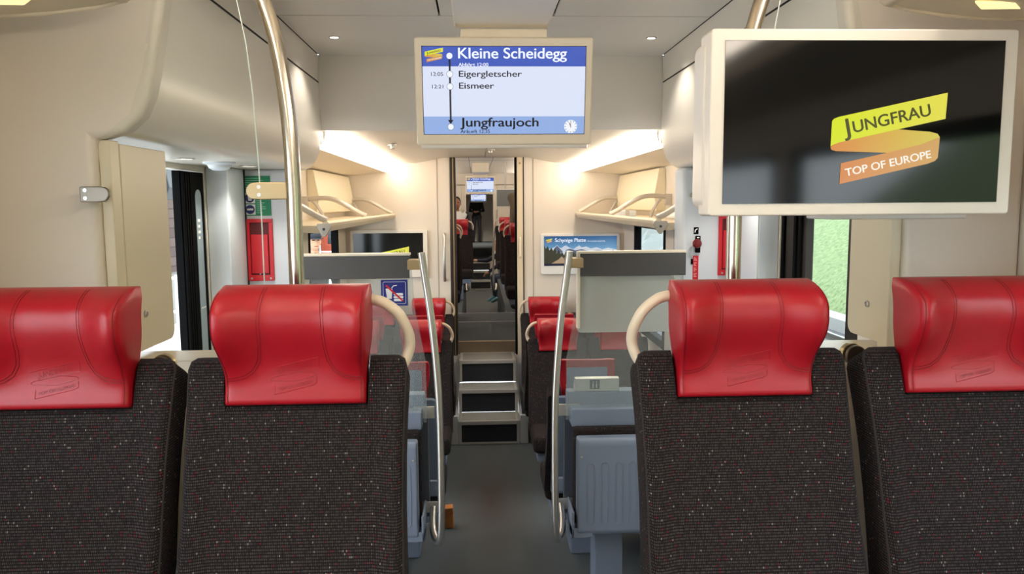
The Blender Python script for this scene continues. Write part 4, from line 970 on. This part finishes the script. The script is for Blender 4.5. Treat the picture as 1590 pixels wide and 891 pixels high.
MB().box(0.42, 0.46, 13.90, 13.95, 2.31, 2.785).build('hanger', STEEL, sp_)

# ------------------------------------------------------------------ people
def person(name, label, loc, rotz, cols, J=None, sc=1.0, sleeve='long', hat=None, vest=None, group=None):
    P = dict(hipL=(-.09, 0, .92), hipR=(.09, 0, .92), kneeL=(-.10, -.02, .49), kneeR=(.10, -.02, .49), ankL=(-.11, .02, .08), ankR=(.11, .02, .08),
             toeL=(-.12, -.16, .035), toeR=(.12, -.16, .035), pel=(0, 0, .95), waist=(0, 0, 1.10), chest=(0, 0.005, 1.32), neck=(0, 0.01, 1.49), head=(0, -.01, 1.635),
             shL=(-.185, .01, 1.42), shR=(.185, .01, 1.42), elL=(-.245, .03, 1.13), elR=(.245, .03, 1.13), wrL=(-.25, -.06, .90), wrR=(.25, -.06, .90))
    P.update(J or {}); V = {k: Vector(v) for k, v in P.items()}
    m = MB(); segs = []
    def limb(a, b, r0, r1, reg, n=6):
        A, B = V[a] if isinstance(a, str) else a, V[b] if isinstance(b, str) else b
        m.tube([A.lerp(B, i / n) for i in range(n + 1)], [r0 + (r1 - r0) * i / n for i in range(n + 1)], 12); m.ell(A, (r0,) * 3, 12, 8); m.ell(B, (r1,) * 3, 12, 8); segs.append((A, B, reg))
    for s in 'LR':
        limb('hip' + s, 'knee' + s, .088, .06, 'legs'); limb('knee' + s, 'ank' + s, .06, .042, 'legs'); limb('ank' + s, 'toe' + s, .046, .036, 'shoes')
        limb('sh' + s, 'el' + s, .058, .045, 'sleeve'); limb('el' + s, 'wr' + s, .045, .03, 'fore')
        A, B = V['el' + s], V['wr' + s]; d = (B - A).normalized(); side = d.orthogonal().normalized(); e = d.cross(side)
        pc = B + d * .05; limb(B, pc, .03, .034, 'skin', 2)
        for i in range(4):
            q = pc + side * (-.027 + .018 * i) + d * .02; L = (.075, .085, .08, .065)[i]; k1 = q + d * L * .5 + e * .008; k2 = q + d * L + e * .03
            m.tube([q, k1, k2], [.010, .009, .007], 8); segs.append((q, k2, 'skin'))
        q = B + d * .03 + side * .03; k2 = q + d * .05 + side * .03; m.tube([q, k2], [.012, .009], 8); segs.append((q, k2, 'skin'))
    sd = (V['shR'] - V['shL']).normalized()
    for a, b, r0, r1, fl in (('pel', 'waist', .155, .145, .68), ('waist', 'chest', .145, .175, .66), ('chest', 'neck', .175, .075, .62)):
        A, B = V[a], V[b]; d = (B - A).normalized(); f = d.cross(sd).normalized(); vs = []; n = 8; sg = 16
        for i in range(n + 1):
            c = A.lerp(B, i / n); r = r0 + (r1 - r0) * i / n
            for k in range(sg): t = 2 * pi * k / sg; vs.append(c + sd * cos(t) * r + f * sin(t) * r * fl)
        fs = [(i * sg + k, i * sg + (k + 1) % sg, (i + 1) * sg + (k + 1) % sg, (i + 1) * sg + k) for i in range(n) for k in range(sg)] + [tuple(range(sg - 1, -1, -1)), tuple(range(n * sg, (n + 1) * sg))]
        m.add(vs, fs); segs.append((A, B, 'top'))
    for s in 'LR': limb('chest', 'sh' + s, .09, .062, 'top')
    limb('pel', 'hipL', .11, .1, 'legs'); limb('pel', 'hipR', .11, .1, 'legs')
    H = V['head']; limb('neck', H + Vector((0, .01, -.06)), .052, .05, 'skin')
    m.ell(H, (.075, .095, .115), 20, 14); m.ell(H + Vector((0, -.03, -.06)), (.055, .06, .055), 14, 10); segs.append((H + Vector((0, 0, -.05)), H + Vector((0, 0, .05)), 'head'))
    m.ell(H + Vector((0, -.10, -.015)), (.014, .02, .022), 8, 6)
    for s in (-1, 1): m.ell(H + Vector((s * .077, .01, -.01)), (.012, .02, .03), 8, 6)
    me = bpy.data.meshes.new('tmp'); me.from_pydata(m.v, [], m.f); ob = bpy.data.objects.new('tmp', me); COL.objects.link(ob)
    rm = ob.modifiers.new('r', 'REMESH'); rm.mode = 'VOXEL'; rm.voxel_size = 0.0125
    sm = ob.modifiers.new('s', 'SMOOTH'); sm.factor = 0.5; sm.iterations = 4
    dg = bpy.context.evaluated_depsgraph_get(); bme = bpy.data.meshes.new_from_object(ob.evaluated_get(dg)); bpy.data.objects.remove(ob); bpy.data.meshes.remove(me)
    names = ['skin', 'top', 'legs', 'shoes', 'eye', 'lip', 'sleeve']
    colr = dict(cols); colr.setdefault('sleeve', cols['top']); colr['eye'] = (24, 20, 18); colr['lip'] = (150, 90, 80)
    bme.materials.clear()
    for nme in names: bme.materials.append(mat('%s_%d_%d_%d' % (('cloth' if nme not in ('skin', 'eye', 'lip') else nme), *colr[nme]), colr[nme], 0.75))
    for p in bme.polygons:
        c = p.center; best = None
        for A, B, reg in segs:
            d = B - A; t = max(0, min(1, (c - A).dot(d) / max(1e-9, d.dot(d)))); q = (A + d * t - c).length
            if best is None or q < best[0]: best = (q, reg)
        reg = best[1]
        if reg == 'fore': reg = 'sleeve' if sleeve == 'long' else 'skin'
        if reg == 'head':
            reg = 'skin'; l = c - H
            for s in (-1, 1):
                if l.y < -.06 and abs(l.x - s * .03) < .014 and abs(l.z - .012) < .009: reg = 'eye'
            if l.y < -.06 and abs(l.x) < .024 and abs(l.z + .062) < .007: reg = 'lip'
        p.material_index = names.index(reg); p.use_smooth = True
    bme.name = name; o = bpy.data.objects.new(name, bme); COL.objects.link(o); ORG[o.name] = Vector()
    o.location = loc; o.rotation_euler = (0, 0, rotz); o.scale = (sc,) * 3
    tag(o, label, 'person', group)
    hm = MB(); hm.ell(H + Vector((0, .018, .028)), (.084, .095, .10), 18, 12); hm.v = [(x, y, max(z, H.z - .035 + (0.075 if y < H.y - .055 else 0))) for x, y, z in hm.v]
    hm.build('hair', mat('hair_%d_%d_%d' % cols['hair'], cols['hair'], 0.7), o)
    if hat:
        hm = MB(); hm.ell(H + Vector((0, .005, .045)), (.092, .108, .085), 20, 12); hm.v = [(x, y, max(z, H.z + .03)) for x, y, z in hm.v]
        hm.prism([(a * .085, H.y - .03 - abs(b_)) for a, b_ in ((-1, 0), (-.9, .10), (-.5, .145), (0, .16), (.5, .145), (.9, .10), (1, 0))], 'z', H.z + .030, H.z + .040)
        hm.build('cap', mat('cap_cloth', hat, 0.8), o)
    if vest:
        vm = MB(); sg = 28; n = 14; vs = []
        for i in range(n + 1):
            z = 1.0 + .47 * i / n; r = .19 - .02 * abs(i / n - .6); r *= (1.0 if i < 11 else 1.0 - .06 * (i - 10))
            for k in range(sg): t = 2 * pi * k / sg; vs.append((cos(t) * r, sin(t) * r * .74, z))
        fs = []
        for i in range(n):
            for k in range(sg):
                t = 2 * pi * (k + .5) / sg; front = sin(t) < -0.5; arm = abs(cos(t)) > .88
                if arm and i > 9: continue
                if front and abs(cos(t)) < .10 + .035 * max(0, i - 5): continue
                fs.append((i * sg + k, i * sg + (k + 1) % sg, (i + 1) * sg + (k + 1) % sg, (i + 1) * sg + k))
        vm.f = fs; vm.v = vs; vm.mi = [1 if f[0] // sg in (1,) else 0 for f in fs]
        vo = vm.build('safety_vest', [mat('vest_orange', vest, 0.7), mat('vest_reflective', (214, 216, 214), 0.4)], o); md = vo.modifiers.new('t', 'SOLIDIFY'); md.thickness = 0.006
    return o
SK = (196, 150, 122)
person('person', 'boy in white shirt with dark sleeves standing beyond the passage on the left', (-0.405, 12.5, 0.62), 0.1, dict(skin=(150, 104, 80), hair=(20, 16, 16), top=(226, 226, 226), sleeve=(44, 44, 50), legs=(40, 44, 58), shoes=(30, 30, 30)), sc=0.88)
person('person', 'person in black clothes standing in the far aisle with hands together', (-0.07, 28.75, 0.62), 0.0, dict(skin=SK, hair=(60, 46, 38), top=(30, 30, 34), legs=(32, 32, 36), shoes=(18, 18, 18)),
       dict(wrL=(-.10, -.20, 1.12), wrR=(.06, -.22, 1.12), elL=(-.25, -.02, 1.14), elR=(.25, -.02, 1.14)), 1.02)
person('person', 'person in olive shirt standing at the right edge of the passage, arm bent', (0.455, 10.2, 0.62), radians(70), dict(skin=(158, 112, 86), hair=(28, 22, 20), top=(104, 90, 72), legs=(30, 30, 34), shoes=(26, 26, 28)),
       dict(elL=(-.28, -.10, 1.16), wrL=(-.17, -.30, 1.04), neck=(0, -.06, 1.48), head=(0, -.22, 1.60), chest=(0, -.03, 1.32)), 1.06, 'short')
person('person', 'person in navy jacket sitting low on the right, reaching across the far aisle', (0.50, 14.9, 0.0), radians(-70), dict(skin=(190, 146, 120), hair=(40, 30, 26), top=(32, 38, 58), legs=(60, 74, 98), shoes=(120, 170, 190)),
       dict(pel=(0, 0.02, .72), hipL=(-.09, 0, .70), hipR=(.09, 0, .70), kneeL=(-.11, -.28, .68), kneeR=(.11, -.28, .68), ankL=(-.11, -.24, .26), ankR=(.11, -.24, .26), toeL=(-.11, -.38, .20), toeR=(.11, -.38, .20), waist=(0, -.03, .86), chest=(0, -.10, 1.06), neck=(0, -.16, 1.22), head=(0, -.21, 1.36),
            shL=(-.18, -.12, 1.15), shR=(.18, -.12, 1.15), elL=(-.27, -.35, 1.02), wrL=(-.26, -.58, 1.03), elR=(.22, -.30, .95), wrR=(.16, -.48, .82)), 0.92)
person('person', 'man in dark cap and jacket on the platform outside the left window', (-2.09, 9.6, -0.03), radians(25), dict(skin=SK, hair=(60, 50, 44), top=(36, 32, 36), legs=(96, 116, 48), shoes=(40, 36, 34)), None, 1.0, hat=(26, 32, 42))
person('person', 'worker in orange safety vest on the platform outside the left window', (-3.14, 16.2, -0.03), radians(10), dict(skin=SK, hair=(120, 104, 90), top=(60, 62, 68), legs=(54, 60, 68), shoes=(40, 36, 34)), None, 1.06, vest=(150, 62, 38))

# ------------------------------------------------------------------ outside
def ground(name, x0, x1, y0, y1, z, m): return struct(MB().box(x0, x1, y0, y1, z - 0.05, z).build(name, m))
ground('ground_platform', -40, -1.45, -20, 60, -0.03, mat('pale_platform', (196, 196, 194), 0.9, vary=0.08, vscale=2))
ground('ground_ballast', 1.5, 9.5, -20, 60, -0.62, mat('grey_ballast', (76, 76, 80), 0.95, bump=1.0, bscale=14, vary=0.45, vscale=22))
def grass():
    m = mat('meadow_grass', (128, 160, 84), 0.95); nt = m.node_tree; b = nt.nodes['Principled BSDF']; tc = nt.nodes.new('ShaderNodeTexCoord')
    n = nt.nodes.new('ShaderNodeTexNoise'); n.inputs['Scale'].default_value = 9.0; n.inputs['Detail'].default_value = 10; n.inputs['Roughness'].default_value = 0.75
    r = nt.nodes.new('ShaderNodeValToRGB'); e = r.color_ramp.elements; e[0].position = 0.34; e[0].color = (*lin(68, 88, 50), 1); e[1].position = 0.68; e[1].color = (*lin(124, 138, 98), 1)
    nt.links.new(tc.outputs['Object'], n.inputs[0]); nt.links.new(n.outputs[0], r.inputs[0]); nt.links.new(r.outputs[0], b.inputs[0]); return m
def slope(name, prof, y0, y1, m, seed, amp):
    rr = random.Random(seed); ny = 40; vs = []; fs = []; n = len(prof)
    for j in range(ny + 1):
        y = y0 + (y1 - y0) * j / ny
        for i, (x, z) in enumerate(prof): vs.append((x + rr.uniform(-amp, amp), y, z + rr.uniform(-amp, amp) * (0.2 if i == 0 else 1)))
    for j in range(ny):
        for i in range(n - 1): a = j * n + i; fs.append((a, a + 1, a + n + 1, a + n))
    b = MB(); b.add(vs, fs); return struct(b.build(name, m, None, angle=80))
slope('hillside', [(8.2, -0.63), (9.0, 0.0), (10.5, 1.0), (12.5, 2.6), (15, 4.6), (19, 7.5), (26, 12), (36, 18)], -20, 33, grass(), 4, 0.12)
slope('hillside_rock', [(7.9, -0.63), (8.6, 0.3), (10.2, 1.2), (12.5, 2.6), (15, 5.0), (19, 9.5)], 33, 60, mat('pale_rock', (104, 110, 106), 0.9, bump=1, bscale=4, vary=0.2, vscale=1.2), 6, 0.5)
for i, x in enumerate((5.35, 6.35)):
    r_ = thing('rail', ('steel rail of the track outside, the one nearer the carriage' if i == 0 else 'steel rail of the track outside, the one nearer the meadow'), 'rail', (x, 10, -0.62), 'track rails')
    MB().prism([(x - 0.06, -0.50), (x + 0.06, -0.50), (x + 0.06, -0.485), (x + 0.012, -0.47), (x + 0.012, -0.38), (x + 0.034, -0.37), (x + 0.034, -0.34), (x - 0.034, -0.34), (x - 0.034, -0.37), (x - 0.012, -0.38), (x - 0.012, -0.47), (x - 0.06, -0.485)], 'y', -10, 50).build('rail_bar', mat('rail_steel', (120, 118, 116), 0.45, metal=0.6), r_)
rk_ = thing('rack_rail', 'toothed rack rail lying between the two steel rails', 'rail', (5.85, 10, -0.6))
m = MB().box(5.81, 5.89, -10, 50, -0.50, -0.38); m.build('bar', mat('rail_dark', (70, 66, 64), 0.6, metal=0.5), rk_)
m = MB()
for i in range(110): m.box(5.80, 5.90, 8 + i * 0.12, 8.06 + i * 0.12, -0.38, -0.32)
m.build('teeth', mat('rail_steel', (120, 118, 116), 0.45, metal=0.6), rk_)
for i in range(34):
    y = 6.0 + i * 0.62
    if i == 0:
        sl = tag(MB().box(4.85, 6.85, -0.11, 0.11, -0.63, -0.50).build('sleeper', mat('sleeper_grey', (120, 112, 104), 0.9, vary=0.2), None, 0.01), 'grey sleeper under the track outside the right door', 'sleeper', 'track sleepers'); sl.location = (0, y, 0)
    else:
        c = sl.copy(); COL.objects.link(c); c.location = (0, y, 0)
kb = struct(MB().box(7.3, 7.75, -20, 60, -0.63, -0.36).build('kerb_outside', mat('pale_kerb', (150, 150, 150), 0.8)))
yp = thing('marker_board', 'yellow marker board on a post on the meadow edge', 'sign', (8.1, 19.0, -0.63))
MB().box(8.07, 8.13, 18.97, 19.03, -0.63, 1.9).build('post', GREYD, yp); MB().box(7.95, 8.25, 18.95, 18.97, 1.15, 1.95).build('board', mat('yellow_board', (130, 112, 24), 0.5), yp, 0.004)
# station building, railing, wall speaker
def shingles():
    m = mat('wall_shingles', (150, 120, 112), 0.9); nt = m.node_tree; b = nt.nodes['Principled BSDF']; tc = nt.nodes.new('ShaderNodeTexCoord'); mp = nt.nodes.new('ShaderNodeMapping')
    mp.inputs['Rotation'].default_value = (radians(90), 0, radians(90)); br = nt.nodes.new('ShaderNodeTexBrick'); br.inputs['Scale'].default_value = 3.0
    br.inputs['Color1'].default_value = (*lin(96, 80, 76), 1); br.inputs['Color2'].default_value = (*lin(80, 64, 62), 1); br.inputs['Mortar'].default_value = (*lin(56, 44, 42), 1); br.inputs['Mortar Size'].default_value = 0.03
    nt.links.new(tc.outputs['Object'], mp.inputs[0]); nt.links.new(mp.outputs[0], br.inputs[0]); nt.links.new(br.outputs[0], b.inputs[0]); return m
bl = thing('station_building', 'reddish shingled building outside the left door', 'building', (-8, 15, 0))
MB().box(-11, -5.4, 9.0, 15.5, 0.9, 3.3).build('wall', shingles(), bl); MB().box(-10.9, -5.45, 9.05, 15.45, -0.03, 0.9).build('plinth', mat('plinth_grey', (150, 148, 146), 0.9), bl)
MB().prism([(-11.5, 3.3), (-4.9, 3.3), (-4.9, 3.4), (-8.2, 4.6), (-11.5, 3.4)], 'y', 8.6, 15.9).build('roof', mat('roof_grey', (180, 180, 182), 0.8), bl)
ws = tag(MB().prism([(-5.4, 2.15), (-5.4, 2.75), (-5.2, 2.75), (-5.12, 2.35), (-5.2, 2.15)], 'y', 13.0, 13.4).build('loudspeaker_box', mat('speaker_grey', (66, 70, 76), 0.6), None, 0.02), 'grey loudspeaker box on the shingled building wall', 'speaker')
rl = thing('railing', 'white metal railing in front of the shingled building', 'railing', (-4.4, 11, -0.03))
for y in (9.4, 10.3, 11.2, 12.1): MB().box(-4.43, -4.37, y, y + 0.05, -0.03, 1.06).build('post', WHITE, rl)
for z in (0.55, 1.03): MB().tube([(-4.4, 9.3, z), (-4.4, 12.2, z)], 0.022, 10).build('bar', WHITE, rl)

bg = thing('carry_bag', 'small tan bag standing on the floor beside the left aisle seat', 'bag', (-0.32, 4.74, 0))
m = MB(); m.prism([(-0.39, 0.002), (-0.255, 0.002), (-0.26, 0.135), (-0.385, 0.125)], 'y', 4.70, 4.78); bd = m.build('bag_body', mat('tan_leather', (176, 112, 58), 0.5, vary=0.08), bg, 0.008)
m = MB(); m.prism([(-0.393, 0.09), (-0.31, 0.07), (-0.257, 0.10), (-0.262, 0.139), (-0.383, 0.130)], 'y', 4.692, 4.70); m.build('flap', mat('tan_leather_flap', (160, 98, 48), 0.5), bd, 0.002)

spot_lamp('downlight', 'added distant corridor lamp brightening the person in black', 0.0, 27.4, 2.487, 0.05, 'added corridor lamps', 130)  # lamp added to brighten the figure in the dark corridor
